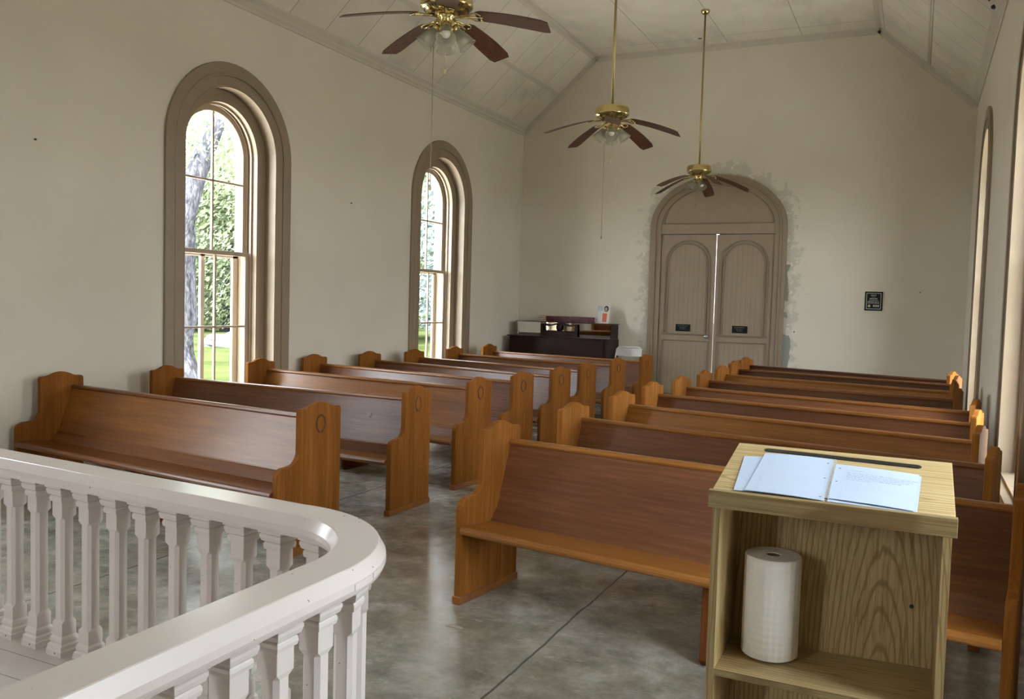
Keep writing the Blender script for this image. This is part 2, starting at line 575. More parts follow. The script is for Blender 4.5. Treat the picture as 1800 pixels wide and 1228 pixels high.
def slab(name, P, Q, m, label):
    """ceiling slab over the line P->Q (x,z), from front to back wall, with UVs in metres along the boards"""
    bm = bmesh.new()
    uvl = bm.loops.layers.uv.new('UVMap')
    ln = math.hypot(Q[0] - P[0], Q[1] - P[1])
    nx, nz = -(Q[1] - P[1]) / ln, (Q[0] - P[0]) / ln
    if nz < 0: nx, nz = -nx, -nz
    y0, y1 = YF - .3, YB + .3
    vs = [bm.verts.new(p) for p in ((P[0], y0, P[1]), (P[0], y1, P[1]), (Q[0], y1, Q[1]), (Q[0], y0, Q[1]))]
    top = [bm.verts.new((v.co.x + nx * .12, v.co.y, v.co.z + nz * .12)) for v in vs]
    f = bm.faces.new(vs)
    for lp, uv in zip(f.loops, ((y0 - YB, 0), (y1 - YB, 0), (y1 - YB, ln), (y0 - YB, ln))):
        lp[uvl].uv = (uv[0] + 40 * .62, uv[1])
    bm.faces.new(list(reversed(top)))
    for i in range(4):
        j = (i + 1) % 4
        bm.faces.new((vs[i], vs[j], top[j], top[i]))
    bmesh.ops.recalc_face_normals(bm, faces=bm.faces)
    me = bpy.data.meshes.new(name); bm.to_mesh(me); bm.free(); me.materials.append(m)
    o = bpy.data.objects.new(name, me); COL.objects.link(o)
    return tag(o, label, 'ceiling', kind='structure')
slab('ceiling_left', (XL - .02, ZW - .018), (XF1, ZC), M['ceil_slope'], 'sloping boarded ceiling panel above the left wall')
slab('ceiling', (XF1, ZC), (XF2, ZC), M['ceil_flat'], 'flat boarded centre strip of the ceiling holding the fans')
slab('ceiling_right', (XR + .02, ZW - .018), (XF2, ZC), M['ceil_slope'], 'sloping boarded ceiling panel above the right wall')

# cornice mouldings and battens
def strip(name, prof, a, b, label):
    """extrude a small profile of (right, up) offsets between two points"""
    a, b = Vector(a), Vector(b)
    d = (b - a).normalized()
    mb = MB()
    mb.prism(prof, lambda p, q: a + p, lambda p, q: b + p)
    return mb
trim_n = [0]
def trim(mb, label):
    trim_n[0] += 1
    return tag(mb.build('trim_%d' % trim_n[0], M['cornice']), label, 'trim', kind='structure')
for sx, x0, nm in ((1, XL, 'left'), (-1, XR, 'right')):
    mb = MB()
    prof = [(0, -.075), (.012, -.075), (.016, -.045), (.035, -.02), (.037, .005), (.075, .045), (.085, .068), (0, .02)]
    mb.prism(prof, lambda p, q: (x0 + sx * p, YF, ZW + q), lambda p, q: (x0 + sx * p, YB, ZW + q))
    trim(mb, 'painted cornice moulding where the %s wall meets the ceiling' % nm)
mb = MB()
def seg_strip(mb, P, Q, w, t):
    """strip on the door wall along P->Q (x,z), hanging below the ceiling line"""
    dx, dz = Q[0] - P[0], Q[1] - P[1]
    l = math.hypot(dx, dz); nx, nz = dz / l, -dx / l
    if nz > 0: nx, nz = -nx, -nz
    for a, b, th in ((0., .45, t), (.45, 1., t * .55)):
        p = [(P[0] + nx * w * a, P[1] + nz * w * a), (Q[0] + nx * w * a, Q[1] + nz * w * a),
             (Q[0] + nx * w * b, Q[1] + nz * w * b), (P[0] + nx * w * b, P[1] + nz * w * b)]
        mb.prism(p, lambda u, z: (u, YB - th, z), lambda u, z: (u, YB, z))
seg_strip(mb, (XL, ZW), (XF1, ZC), .09, .035); seg_strip(mb, (XF1, ZC), (XF2, ZC), .09, .035); seg_strip(mb, (XF2, ZC), (XR, ZW), .09, .035)
trim(mb, 'painted moulding along the top of the far wall')
for xx, nm in ((XF1, 'left'), (XF2, 'right')):
    mb = MB()
    s = 1 if nm == 'left' else -1
    mb.prism([(0, 0), (s * .07, 0), (s * .07, -.014), (0, -.014), (-s * .045, -.05), (-s * .055, -.042)],
             lambda p, q: (xx + p, YF, ZC + q), lambda p, q: (xx + p, YB, ZC + q))
    trim(mb, 'batten along the fold of the ceiling on its %s side' % nm)
for sgn, A, B, nm in ((1, (XL, ZW), (XF1, ZC), 'left'), (-1, (XR, ZW), (XF2, ZC), 'right')):
    mb = MB()
    mx_, mz_ = (A[0] + B[0]) / 2, (A[1] + B[1]) / 2
    dx, dz = (B[0] - A[0]), (B[1] - A[1]); l = math.hypot(dx, dz); dx /= l; dz /= l
    nx, nz = (dz, -dx) if sgn > 0 else (-dz, dx)
    for w0, w1 in ((-.03, -.004), (.004, .03)):
        mb.prism([(w0, 0), (w1, 0), (w1, .008), (w0, .008)],
                 lambda p, q: (mx_ + dx * p + nx * q, YF, mz_ + dz * p + nz * q), lambda p, q: (mx_ + dx * p + nx * q, YB, mz_ + dz * p + nz * q))
    trim(mb, 'thin batten running along the middle of the %s ceiling slope' % nm)

# ------------------------------------------------------------------ windows
def window(idx, sd, yc, label):
    root = thing('window_%d' % idx, label, 'window', (XL if sd < 0 else XR, yc, ZB), 0, kind='structure')
    mp = (lambda u, z, d: (-d, u, z - ZB)) if sd < 0 else (lambda u, z, d: (d, u, z - ZB))
    A = lambda r, zb=ZB: arch(r, r, ZS, zb)
    mb = MB()
    mb.band(mp, A(.755), A(.865), -.030, 0)
    mb.band(mp, A(.735), A(.760), -.036, 0)
    mb.band(mp, A(.64), A(.74), -.022, 0)
    mb.build('casing', M['trim'], root, bevel=.004, seg=1)
    mb = MB()
    mb.band(mp, A(.625), A(.64), -.020, .128)
    mb.band(mp, A(.50), A(.64), .124, .43)
    mb.build('jamb', M['trim'], root)
    mb = MB()
    mb.band(mp, A(.478), A(.50), .185, .205)
    mb.band(mp, A(.485), A(.50), .24, .250)
    mb.build('stop_bead', M['sash'], root)
    # sill
    mb = MB()
    mb.hexa([mp(*p) for p in ((-.93, .385, -.06), (.93, .385, -.06), (.93, .385, .0), (-.93, .385, .0), (-.93, ZB, -.06), (.93, ZB, -.06), (.93, ZB, 0), (-.93, ZB, 0))])
    mb.hexa([mp(*p) for p in ((-.635, .425, 0.0), (.635, .425, 0.0), (.635, .425, .44), (-.635, .425, .44), (-.635, ZB + .02, 0.0), (.635, ZB + .02, 0.0), (.635, ZB + .012, .44), (-.635, ZB + .012, .44))])
    mb.build('sill', M['trim'], root)
    # lower sash, nearer the room
    mb = MB()
    def bar(u0, u1, z0, z1, d0, d1):
        mb.hexa([mp(*p) for p in ((u0, z0, d0), (u1, z0, d0), (u1, z0, d1), (u0, z0, d1), (u0, z1, d0), (u1, z1, d0), (u1, z1, d1), (u0, z1, d1))])
    bar(-.485, -.425, ZB, 2.03, .205, .24); bar(.425, .485, ZB, 2.03, .205, .24)
    bar(-.425, .425, ZB, .50, .205, .24); bar(-.425, .425, 1.985, 2.03, .200, .24)
    bar(-.011, .011, .50, 1.985, .208, .236); bar(-.425, .425, 1.234, 1.256, .208, .236)
    lo = mb.build('lower_sash', M['sash'], root, bevel=.003, seg=1)
    mb = MB(); mb.face([mp(*p) for p in ((-.425, .50, .225), (.425, .50, .225), (.425, 1.985, .225), (-.425, 1.985, .225))])
    mb.build('glass_pane', M['pane'], lo)
    # arched upper sash
    mb = MB()
    mb.band(mp, A(.425, 2.02), A(.485, 2.02), .250, .285)
    bar(-.485, .485, 1.99, 2.03, .250, .285)
    bar(-.011, .011, 2.03, ZS + .425, .253, .282); bar(-.425, .425, 2.726, 2.748, .253, .282)
    up = mb.build('upper_sash', M['sash'], root, bevel=.003, seg=1)
    mb = MB(); mb.face([mp(u, z, .268) for u, z in arch(.428, .428, ZS, 2.03)])
    mb.build('glass_pane', M['pane'], up)
    # outside storm frame over the lower half
    mb = MB()
    bar(-.50, -.43, ZB, 2.02, .385, .415); bar(.43, .50, ZB, 2.02, .385, .415)
    bar(-.026, .026, ZB, 2.02, .385, .415); bar(-.50, .50, 1.97, 2.02, .385, .415); bar(-.50, .50, ZB, .47, .385, .415)
    mb.build('storm_frame', M['storm'], root)
    return root
window(1, -1, WY[1], 'nearer tall arched sash window in the left wall')
window(2, -1, WY[2], 'farther tall arched sash window in the left wall, toward the piano')
window(3, 1, WY[2], 'farther arched window seen edge-on in the right wall')
window(4, 1, WY[1], 'nearer arched window at the right edge beside the pews')
window(5, -1, WY[0], 'arched window in the left wall beside the railing')
window(6, 1, WY[0], 'arched window in the right wall beside the lectern')

# ------------------------------------------------------------------ double door
door = thing('door_1', 'taupe arched double door with beadboard panels in the far wall', 'door', (DX, YB, 0), 0, kind='structure')
mp = lambda u, z, d: (u, d, z)
E = lambda a, b, zs=2.85, zb=0.0: arch(a, b, zs, zb, 36)
mb = MB()
mb.band(mp, E(.985, .745), E(1.065, .815), -.040, 0)
mb.band(mp, E(.965, .725), E(.995, .755), -.052, 0)
mb.band(mp, E(.885, .64), E(.985, .745), -.030, .10)
mb.build('casing', M['trim'], door, bevel=.004, seg=1)
mb = MB()
mb.prism(arch(.885, .64, 2.85, 2.745, 36), lambda u, z: (u, .0, z), lambda u, z: (u, .08, z))
tp = mb.build('transom_panel', M['door'], door)
mb = MB()
mb.band(mp, arch(.835, .565, 2.925, 2.92, 36), arch(.86, .59, 2.925, 2.92, 36), -.016, .0)
mb.box(-.86, .86, -.016, 0, 2.905, 2.925)
mb.build('moulding', M['doorline'], tp)
mb = MB(); mb.box(-.885, .885, -.022, .0, 2.745, 2.90); mb.build('lintel', M['door'], door, bevel=.003)
for s in (-1, 1):
    x0, x1 = (-.879, -.003) if s < 0 else (.0062, .879)
    lf = MB()
    lf.box(x0, x1, .0, .045, .012, 2.737)
    leaf = lf.build('door_leaf', M['door'], door, bevel=.002)
    xc = (x0 + x1) / 2
    mb = MB()
    poly = arch(.345, .345, 2.285, 1.16, 24, xc)
    mb.prism(poly, lambda u, z: (u, -.002, z), lambda u, z: (u, .002, z))
    mb.prism([(xc - .375, .20), (xc + .375, .20), (xc + .375, 1.03), (xc - .375, 1.03)], lambda u, z: (u, -.002, z), lambda u, z: (u, .002, z))
    mb.build('beadboard', M['bead'], leaf)
    mb = MB()
    mb.band(mp, arch(.300, .300, 2.285, 1.17, 24, xc), arch(.322, .322, 2.285, 1.17, 24, xc), -.014, 0)
    mb.band(mp, arch(.345, .345, 2.285, 1.17, 24, xc), arch(.368, .368, 2.285, 1.17, 24, xc), -.018, 0)
    mb.box(xc - .385, xc + .385, -.020, 0, 1.145, 1.172)
    for a, b, c, d in ((xc - .385, xc + .385, 1.045, 1.065), (xc - .385, xc - .362, .2, 1.045), (xc + .362, xc + .385, .2, 1.045), (xc - .385, xc + .385, .18, .2)):
        mb.box(a, b, -.016, 0, c, d)
    mb.build('moulding', M['doorline'], leaf, bevel=.002, seg=1)
    for zz in (.30, .95, 1.70, 2.37):
        mb = MB(); xh = x0 - .003 if s < 0 else x1 + .003
        mb.lathe([(.008, -.045), (.008, .045)], (xh, -.004, zz), 10)
        mb.build('hinge', M['trim'], leaf)
    if s < 0:
        mb = MB()
        rot = Matrix.Rotation(PI / 2, 4, 'X')
        mb.lathe([(.034, 0), (.034, .006), (.014, .010), (.012, .035), (.026, .045), (.030, .058), (.024, .068), (.001, .070)], (-.10, 0, 1.13), 20, mat=rot)
        mb.build('door_knob', M['steel'], leaf, label='round metal door knob')
mb = MB(); mb.box(-.90, -.02, .05, .07, 0, 2.75); mb.box(.03, .90, .05, .07, 0, 2.75)  # stop boards coloured near-black, standing in for shade in the leaf gaps
mb.build('dark_stop_backing', M['gap'], door)

def sign(name, label, cat, x, z, w, h, rows, frame=0):
    r = thing(name, label, cat, (x, YB, z))
    return r
for nm, x, z, lab in (('door_sign', -3.385, 1.255, 'small black plaque on the left door leaf'), ('door_sign', -2.49, 1.26, 'small black plaque on the right door leaf')):
    r = thing(nm, lab, 'sign', (x, YB - .004, z), 0, 'plaques on the door')
    mb = MB(); mb.box(-.118, .118, -.006, 0, -.056, .056); mb.build('plate', M['plaque'], r)
    mb = MB()
    for k, (w, s) in enumerate(((.16, 3), (.11, 2), (.09, 2))):
        x0 = -w / 2
        for q in range(5):
            l = w / 5 * random.uniform(.55, .9)
            mb.box(x0, x0 + l, -.0068, -.0062, .028 - k * .026, .035 - k * .026); x0 += w / 5
    mb.build('lettering', M['engrave'], r)
r = thing('wall_plaque', 'framed black award plaque hung on the far wall right of the door', 'plaque', (-.587, YB, 1.752))
mb = MB()
mb.box(-.121, .121, -.018, 0, -.138, .138); mb.build('frame', M['plaque'], r, bevel=.004)
mb = MB()
for a, b, c, d in ((-.10, .10, .11, .117), (-.10, .10, -.117, -.11), (-.10, -.093, -.11, .11), (.093, .10, -.11, .11)):
    mb.box(a, b, -.0195, -.018, c, d)
mb.build('border', M['silver'], r)
mb = MB()
for z0, w, hh in ((.085, .08, .010), (.062, .05, .006), (.035, .11, .013), (.010, .13, .007), (-.012, .16, .010), (-.032, .16, .008)):
    x0 = -w / 2
    n = max(3, int(w / .022))
    for q in range(n):
        mb.box(x0, x0 + w / n * random.uniform(.6, .85), -.0195, -.018, z0 - hh / 2, z0 + hh / 2); x0 += w / n
for q in range(4):
    mb.box(-.005 + q * .022, .009 + q * .022, -.0195, -.018, -.085, -.055)
mb.build('lettering', M['silver'], r)
mb = MB(); mb.lathe([(.001, 0), (.020, 0), (.020, .002), (.001, .002)], (-.058, -.018, -.072), 18, mat=Matrix.Rotation(PI / 2, 4, 'X')); mb.build('emblem', M['gold'], r)
for xx, lab, nm in ((-1.677, 'white light switch plate on the far wall, away from the door', 'switch_plate'), (-1.775, 'narrow switch plate half buried in plaster beside the door casing', 'switch_plate')):
    w = .038 if xx > -1.7 else .026
    r = thing(nm, lab, 'switch', (xx, YB, 1.258))
    mb = MB(); mb.box(-w, w, -.006, 0, -.06, .06); mb.build('plate', M['white'], r, bevel=.002)
    mb = MB(); mb.hexa([(-.006, -.006, -.014), (.006, -.006, -.014), (.006, -.006, .012), (-.006, -.006, .012), (-.005, -.016, -.004), (.005, -.016, -.004), (.005, -.014, .014), (-.005, -.014, .014)])
    mb.build('toggle', M['iron' if xx > -1.7 else 'white'], r)
for loc, ax, lab in (((XL, 4.497, 2.747), 'Y', 'rusty nail high in the left wall near the corner of the frame'), ((XL, 8.625, 2.731), 'Y', 'rusty nail in the left wall between the two windows'),
                     ((.016, YB, 1.89), 'X', 'rusty nail in the far wall right of the framed plaque')):
    mb = MB(); mb.lathe([(.004, 0), (.004, .015), (.009, .016), (.009, .019), (.001, .02)], (0, 0, 0), 10, mat=Matrix.Rotation(PI / 2, 4, ax) if ax == 'Y' else Matrix.Rotation(PI / 2, 4, 'X'))
    tag(mb.build('nail', M['iron'], loc=loc), lab, 'nail')
r = thing('junction_plate', 'small square plate with a dark hole on the flat ceiling', 'plate', (-3.2, 13.17, ZC))
mb = MB(); mb.box(-.10, .10, -.07, .07, -.006, 0); mb.build('plate', M['white'], r)
mb = MB(); mb.box(-.03, .03, -.02, .025, -.008, -.005); mb.build('knockout', M['gap'], r)
r = thing('ceiling_bracket', 'dark metal bracket on the right ceiling slope above the windows', 'bracket', (.53, 9.64, 4.602))
mb = MB(); mb.lathe([(.001, -.03), (.03, -.03), (.035, -.01), (.02, 0)], (0, 0, 0), 14); mb.box(-.06, -.045, -.16, -.02, .035, .05); mb.build('body', M['iron'], r)

# ------------------------------------------------------------------ pews
END = [(0, 0), (0, .50), (.006, .525), (.022, .545), (.05, .556), (.10, .558), (.125, .560), (.145, .568), (.162, .585), (.176, .605), (.183, .63), (.185, .885),
       (.192, .897), (.235, .899), (.262, .906), (.30, .922), (.335, .931), (.36, .933), (.385, .931), (.42, .921), (.455, .905), (.485, .898), (.528, .896), (.537, .887), (.54, .87), (.54, 0)]
def pew(p0, p1, label, group, ends='honey', back='red', seat='honey', scar=False, aisle=1):
    """p0, p1: plan positions of the crests of the left and right end panels"""
    p0, p1 = Vector(p0), Vector(p1)
    L = (p1 - p0).length
    ang = math.atan2(p1.y - p0.y, p1.x - p0.x)
    root = thing('pew', label, 'pew', (p0.x + .36 * math.sin(ang), p0.y - .36 * math.cos(ang), 0), ang, group)
    for s, x in ((-1, 0.), (1, L)):
        mb = MB()
        mb.prism(END, lambda y, z: (x - .02, y, z), lambda y, z: (x + .02, y, z))
        e = mb.build('end_panel', M[ends + 'Z'], root, bevel=.005, seg=2)
        mb = MB(); mb.box(x - .026, x + .026, -.008, .548, 0, .042)
        mb.build('plinth', M[ends + 'X'], e, bevel=.004)
        if s != aisle: continue
        mb = MB()
        xo = x + s * .02
        for a, b, rr, mm in ((.040, .056, .0042, 'groove'), (.033, .048, .004, ends + 'Z')):
            mb.tube([(xo, .36 + a * math.cos(2 * PI * i / 28), .795 + b * math.sin(2 * PI * i / 28)) for i in range(28)], rr, 6, M[mm], True)
        mb.build('medallion', None, e, label='carved oval ring')
    x0, x1 = .02, L - .02
    mb = MB()
    mb.prism([(-.010, .374), (-.018, .384), (-.020, .396), (-.014, .409), (-.002, .415), (.05, .413), (.33, .388), (.33, .358), (.03, .376)], lambda y, z: (x0, y, z), lambda y, z: (x1, y, z))
    mb.build('seat', M[seat + 'X'], root, bevel=.003)
    mb = MB()
    mb.prism([(.320, .452), (.330, .470), (.442, .800), (.468, .800), (.365, .49), (.345, .44)], lambda y, z: (x0, y, z), lambda y, z: (x1, y, z))
    bk = mb.build('backrest', M[back + 'X'], root)
    mb = MB()
    mb.prism([(.258, .388), (.318, .456), (.326, .462), (.345, .45), (.330, .36)], lambda y, z: (x0, y, z), lambda y, z: (x1, y, z))
    mb.build('lower_back_board', M[('brown' if back == 'honey' else back) + 'X'], root)
    if scar:
        mb = MB(); mb.lathe([(.001, 0), (.024, 0), (.026, .001), (.001, .0015)], (L - .46, .393, .668), 5, mat=Matrix.Rotation(math.radians(70), 4, 'X'), smooth=False)
        mb.build('worn_spot', M['scar'], bk)
    mb = MB()
    mb.prism([(.434, .796), (.430, .806), (.434, .818), (.446, .824), (.470, .824), (.480, .818), (.482, .806), (.478, .796)], lambda y, z: (x0, y, z), lambda y, z: (x1, y, z))
    mb.build('top_rail', M[seat + 'X'], root)
    mb = MB()
    mb.prism([(.06, 0), (.035, .03), (.045, .376), (.325, .36), (.40, .03), (.38, 0)], lambda y, z: (L * .535 - .016, y, z), lambda y, z: (L * .535 + .016, y, z))
    mb.build('support', M['brownZ'], root, bevel=.003)
    return root
LA = [(-3.36, 4.309), (-3.42, 5.564), (-3.41, 6.575), (-3.37, 7.385), (-3.33, 8.247), (-3.375, 9.166), (-3.378, 10.284), (-3.33, 11.366)]
LW = [(-6.15, 4.614), (-6.06, 5.60), (-6.125, 6.88), (-6.18, 7.83), (-6.098, 8.802), (-6.0, 9.68), (-5.98, 10.74), (-5.96, 11.798)]
RA = [(-2.056, 4.229), (-2.046, 5.33), (-2.019, 6.285), (-2.049, 7.228), (-2.007, 8.074), (-1.99, 8.983), (-2.002, 9.926), (-2.048, 10.958), (-2.071, 11.834)]
RW = [(.408, 3.88), (.382, 4.894), (.376, 5.815), (.414, 6.775), (.45, 7.614), (.368, 8.61), (.365, 9.512), (.425, 10.429), (.404, 11.113)]
ORD = ['front', 'second', 'third', 'fourth', 'fifth', 'sixth', 'seventh', 'eighth', 'ninth']
LS = [('honey', 'honey', 'brown'), ('honey', 'red', 'honey'), ('honey', 'honey', 'honey'), ('honey', 'red', 'honey'), ('honey', 'red', 'honey'), ('honey', 'red', 'honey'), ('honey', 'red', 'honey'), ('honey', 'red', 'honey')]
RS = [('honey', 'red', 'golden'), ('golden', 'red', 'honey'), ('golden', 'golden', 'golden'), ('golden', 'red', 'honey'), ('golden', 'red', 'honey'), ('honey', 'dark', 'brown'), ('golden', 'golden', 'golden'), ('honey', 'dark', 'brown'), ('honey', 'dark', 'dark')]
LLAB = ['front wooden pew of the left block, behind the railing with golden brown back',
        'second wooden pew of the left block, white scuff on its reddish back',
        'third wooden pew from the front of the left block', 'fourth wooden pew from the front of the left block',
        'fifth wooden pew from the front of the left block', 'sixth wooden pew from the front of the left block',
        'seventh wooden pew of the left block, second from the piano', 'rearmost wooden pew of the left block, nearest the piano']
RLAB = ['front wooden pew of the right block, partly hidden behind the lectern',
        'second wooden pew of the right block, reddish back just behind the front pew',
        'third pew of the right block, with a lighter honey coloured back', 'fourth wooden pew from the front of the right block',
        'fifth wooden pew from the front of the right block', 'sixth pew from the front of the right block, dark back',
        'seventh pew of the right block, lighter than the dark ones around it', 'eighth pew of the right block, dark, second from the rear',
        'rearmost dark pew of the right block, nearest the far wall']
for i in range(8):
    pew(LW[i], LA[i], LLAB[i], 'pews in the left block', *LS[i], scar=(i == 1))
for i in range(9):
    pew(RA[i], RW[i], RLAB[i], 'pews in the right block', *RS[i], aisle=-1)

# ------------------------------------------------------------------ platform and communion railing
PZ, RT = .19, .92
CX, CY, RC = -1.72, 1.70, .425
def rail_path(off=0., n=40, xend=-4.7, yend=-1.6):
    """plan path of the rail centre line, offset outwards by off"""
    R = RC + off
    pts = [(CX + R - .01 * 0, yend), (CX + R, .4)]
    for i in range(n + 1):
        a = (PI / 2 + .062) * i / n
        pts.append((CX + R * math.cos(a), CY + R * math.sin(a)))
    dx = xend - pts[-1][0]
    pts.append((xend, pts[-1][1] - dx * .064))
    return pts
def resample(path, step):
    return path
plat = MB()
pth = rail_path(.075)
poly = pth + [(-4.7, -1.6)]
plat.prism(poly, lambda x, y: (x, y, 0), lambda x, y: (x, y, PZ))
tag(plat.build('platform', M['platform'], bevel=.006), 'low painted plank platform inside the curved railing', 'platform', kind='structure')
rail = thing('communion_rail', 'pinkish white curved altar railing with turned balusters on the platform edge', 'railing', (-1.72, 1.70, PZ))
def sweep(prof, label=None):
    """prof: closed list of (lateral, z) swept along the rail"""
    mb = MB()
    rg = []
    paths = [rail_path(s) for s, z in prof]
    for i in range(len(paths[0])):
        rg.append([(paths[k][i][0] - CX, paths[k][i][1] - CY, prof[k][1] - PZ) for k in range(len(prof))])
    mb.rings(rg, None, False)
    return mb
sweep([(-.055, RT), (.055, RT), (.058, RT - .002), (.076, RT - .034), (.077, RT - .052), (.074, RT - .060), (.070, RT - .068), (-.070, RT - .068),
       (-.074, RT - .060), (-.077, RT - .052), (-.076, RT - .034), (-.058, RT - .002)]).build('handrail', M['rail'], rail)
for a0, a1, zz0, zz1 in ((.03, .20, RT - .053, RT - .037), (.22, .30, RT - .050, RT - .036)):
    mb = MB()
    rg = []
    for i in range(9):
        a = a0 + (a1 - a0) * i / 8
        rg.append([((RC + s_) * math.cos(a), (RC + s_) * math.sin(a), z_ - PZ) for s_, z_ in ((.072, zz0), (.0788, zz0), (.0782, zz1), (.072, zz1))])
    mb.rings(rg)
    mb.build('splice_patch', M['rail'], rail)
BAL = [(PZ, .046, .001), (PZ + .022, .046, .001), (PZ + .026, .043, .001), (PZ + .040, .042, .001), (PZ + .046, .035, .001), (PZ + .056, .037, .001), (PZ + .066, .036, .001), (PZ + .075, .0295, .001),
       (PZ + .125, .0295, .001), (PZ + .137, .026, .011), (.715, .026, .011), (.728, .0295, .001),
       (.782, .0295, .001), (.784, .035, .001), (.794, .037, .001), (.802, .036, .001), (.806, .033, .001), (.812, .041, .001), (.824, .045, .001), (.832, .045, .001), (.835, .041, .001), (.838, .048, .001), (RT - .0685, .048, .001)]
mb = MB()
mb.rings([[(h * sx if ax == 0 else (h - c) * sx, (h - c) * sy if ax == 0 else h * sy, z - PZ) for (sx, sy, ax) in
           ((1, -1, 0), (1, 1, 0), (1, 1, 1), (-1, 1, 1), (-1, 1, 0), (-1, -1, 0), (-1, -1, 1), (1, -1, 1))] for z, h, c in BAL])
bal0 = mb.build('baluster', M['rail'], rail)
spots = []
for k in range(16):
    spots.append((CX + RC, 1.665 - .1475 * k, 0.))
for s in (.105, .265, .425, .585):
    a = s / RC
    spots.append((CX + RC * math.cos(a), CY + RC * math.sin(a), a))
e0 = (CX + RC * math.cos(PI / 2 + .062), CY + RC * math.sin(PI / 2 + .062))
for k in range(18):
    x = -1.805 - .158 * k
    spots.append((x, e0[1] - (x - e0[0]) * .064, -.064))
first = True
for x, y, a in spots:
    o = bal0 if first else bal0.copy()
    if not first: COL.objects.link(o); o.parent = rail
    o.location = (x - CX, y - CY, 0); o.rotation_euler = (0, 0, a)
    first = False

# ------------------------------------------------------------------ lectern
LX, LY, LW_, LD = -.489, 2.352, .600, .390
ZF, ZBK = 1.085, 1.165
lec = thing('lectern', 'pale oak laminate lectern with open shelf and slanted top, standing at right', 'lectern', (LX, LY, 0))
slope = (ZBK - ZF) / LD
TP = lambda y, dz=0.: ZF + y * slope + dz
mb = MB()
mb.prism([(0, TP(0, -.025)), (0, TP(0)), (LD, TP(LD)), (LD, TP(LD, -.025))], lambda y, z: (0, y, z), lambda y, z: (LW_, y, z))
mb.build('top', M['oakX'], lec, bevel=.0015)
mb = MB()
mb.prism([(-.018, ZF - .042), (-.018, ZF + .004), (-.016, ZF + .006), (-.001, ZF + .007), (0, ZF + .006), (0, ZF - .042)], lambda y, z: (-.004, y, z), lambda y, z: (LW_ + .004, y, z))
mb.build('lip', M['oakE'], lec, bevel=.0015)
for x in (.006, LW_ - .006 - .021):
    mb = MB()
    mb.prism([(-.004, 0), (-.004, ZF - .026), (.335, TP(.335, -.025)), (.31, 0)], lambda y, z: (x, y, z), lambda y, z: (x + .021, y, z))
    sp = mb.build('side_panel', M['oakZ'], lec)
    mb = MB(); mb.box(x, x + .021, -.0055, -.0035, 0, ZF - .026); mb.build('edge_band', M['oakEZ'], sp)
mb = MB()
mb.prism([(.235, .05), (.300, TP(.300, -.026)), (.317, TP(.317, -.026)), (.252, .05)], lambda y, z: (.027, y, z), lambda y, z: (LW_ - .027, y, z))
bp_ = mb.build('back_panel', M['oakZ'], lec)
mb = MB(); mb.lathe([(.006, 0), (.006, .002), (.001, .003)], (LW_ - .085, .279, .765), 12, mat=Matrix.Rotation(PI / 2, 4, 'X')); mb.build('screw', M['iron'], bp_)
for z0, z1 in ((.577, .589), (.10, .12)):
    mb = MB()
    dz = .012 if z0 > .5 else 0
    mb.hexa([(.027, .0, z0 - .006), (LW_ - .027, .0, z0 - .006), (LW_ - .027, .268, z0 - .006 + dz), (.027, .268, z0 - .010), (.027, .0, z1), (LW_ - .027, .0, z1), (LW_ - .027, .268, z1 + dz), (.027, .268, z1 - .004)])
    sh = mb.build('shelf', M['oakX'], lec)
    mb = MB(); mb.box(.027, LW_ - .027, -.002, .0005, z0 - .006, z1); mb.build('edge_band', M['oakE'], sh)
# pen groove lying in the top
mb = MB()
a, b = Vector((-.392 - LX, 2.698 - LY)), Vector((.020 - LX, 2.680 - LY))
d = (b - a).normalized(); n = Vector((-d.y, d.x))
out = []
for c, a0 in ((a, PI / 2), (b, -PI / 2)):
    for i in range(9):
        t_ = a0 + PI * i / 8
        q = c + .0125 * (math.cos(t_) * d + math.sin(t_) * n)
        out.append((q.x, q.y))
mb.prism(out, lambda x, y: (x, y, TP(y, .0003)), lambda x, y: (x, y, TP(y, .0025)))
mb.build('pen_groove', M['black'], lec)

# paper towel roll on the shelf
roll = thing('paper_towel_roll', 'white quilted paper towel roll standing on the lectern shelf', 'paper towels', (-.340, 2.522, .5985))
mb = MB()
RR, RH = .079, .288
prof = [(.020, .002), (RR - .004, 0), (RR, .004), (RR, RH - .004), (RR - .003, RH), (.021, RH), (.021, .002)]
rg = []
for r_, z in prof:
    rg.append([(r_ * math.cos(2 * PI * i / 48), r_ * math.sin(2 * PI * i / 48), z) for i in range(48)])
mb.rings(rg[:2] , None, False, caps=False); mb.rings(rg[2:4], None, True, caps=False); mb.rings(rg[4:7], None, False, caps=False)
mb.rings(rg[1:3], None, True, caps=False); mb.rings(rg[3:5], None, True, caps=False)
mb.build('paper', M['towel'], roll, weld=True)
mb = MB(); mb.lathe([(.0195, .002), (.0195, RH - .003), (.018, RH - .003), (.018, .004)], n=24); mb.build('core', M['card'], roll)

# notebook and loose sheets on the slanted top
def TPw(x, y, dz):
    return Vector((x, y, ZF + (y - LY) * slope + dz))
def sheet(mb, c4, dz, th, m, curl=0.):
    """c4: four plan corners TL,TR,BR,BL"""
    nu, nv = 8, 6
    def P(u, v, h):
        tl, tr, br, bl = [Vector(c) for c in c4]
        p = (tl * (1 - u) + tr * u) * (1 - v) + (bl * (1 - u) + br * u) * v
        return TPw(p.x, p.y, dz + h + curl * math.sin(PI * u) * .5)
    for h in (0, th):
        V = [[mb.bm.verts.new(P(i / nu, j / nv, h)) for j in range(nv + 1)] for i in range(nu + 1)]
        for i in range(nu):
            for j in range(nv):
                mb.bm.faces.new((V[i][j], V[i + 1][j], V[i + 1][j + 1], V[i][j + 1])).material_index = mb.mi(m)
    return P
loose = MB()
sheet(loose, ((-.4505, 2.622), (-.30, 2.650), (-.30, 2.372), (-.4322, 2.3645)), .0035, .0008, None)
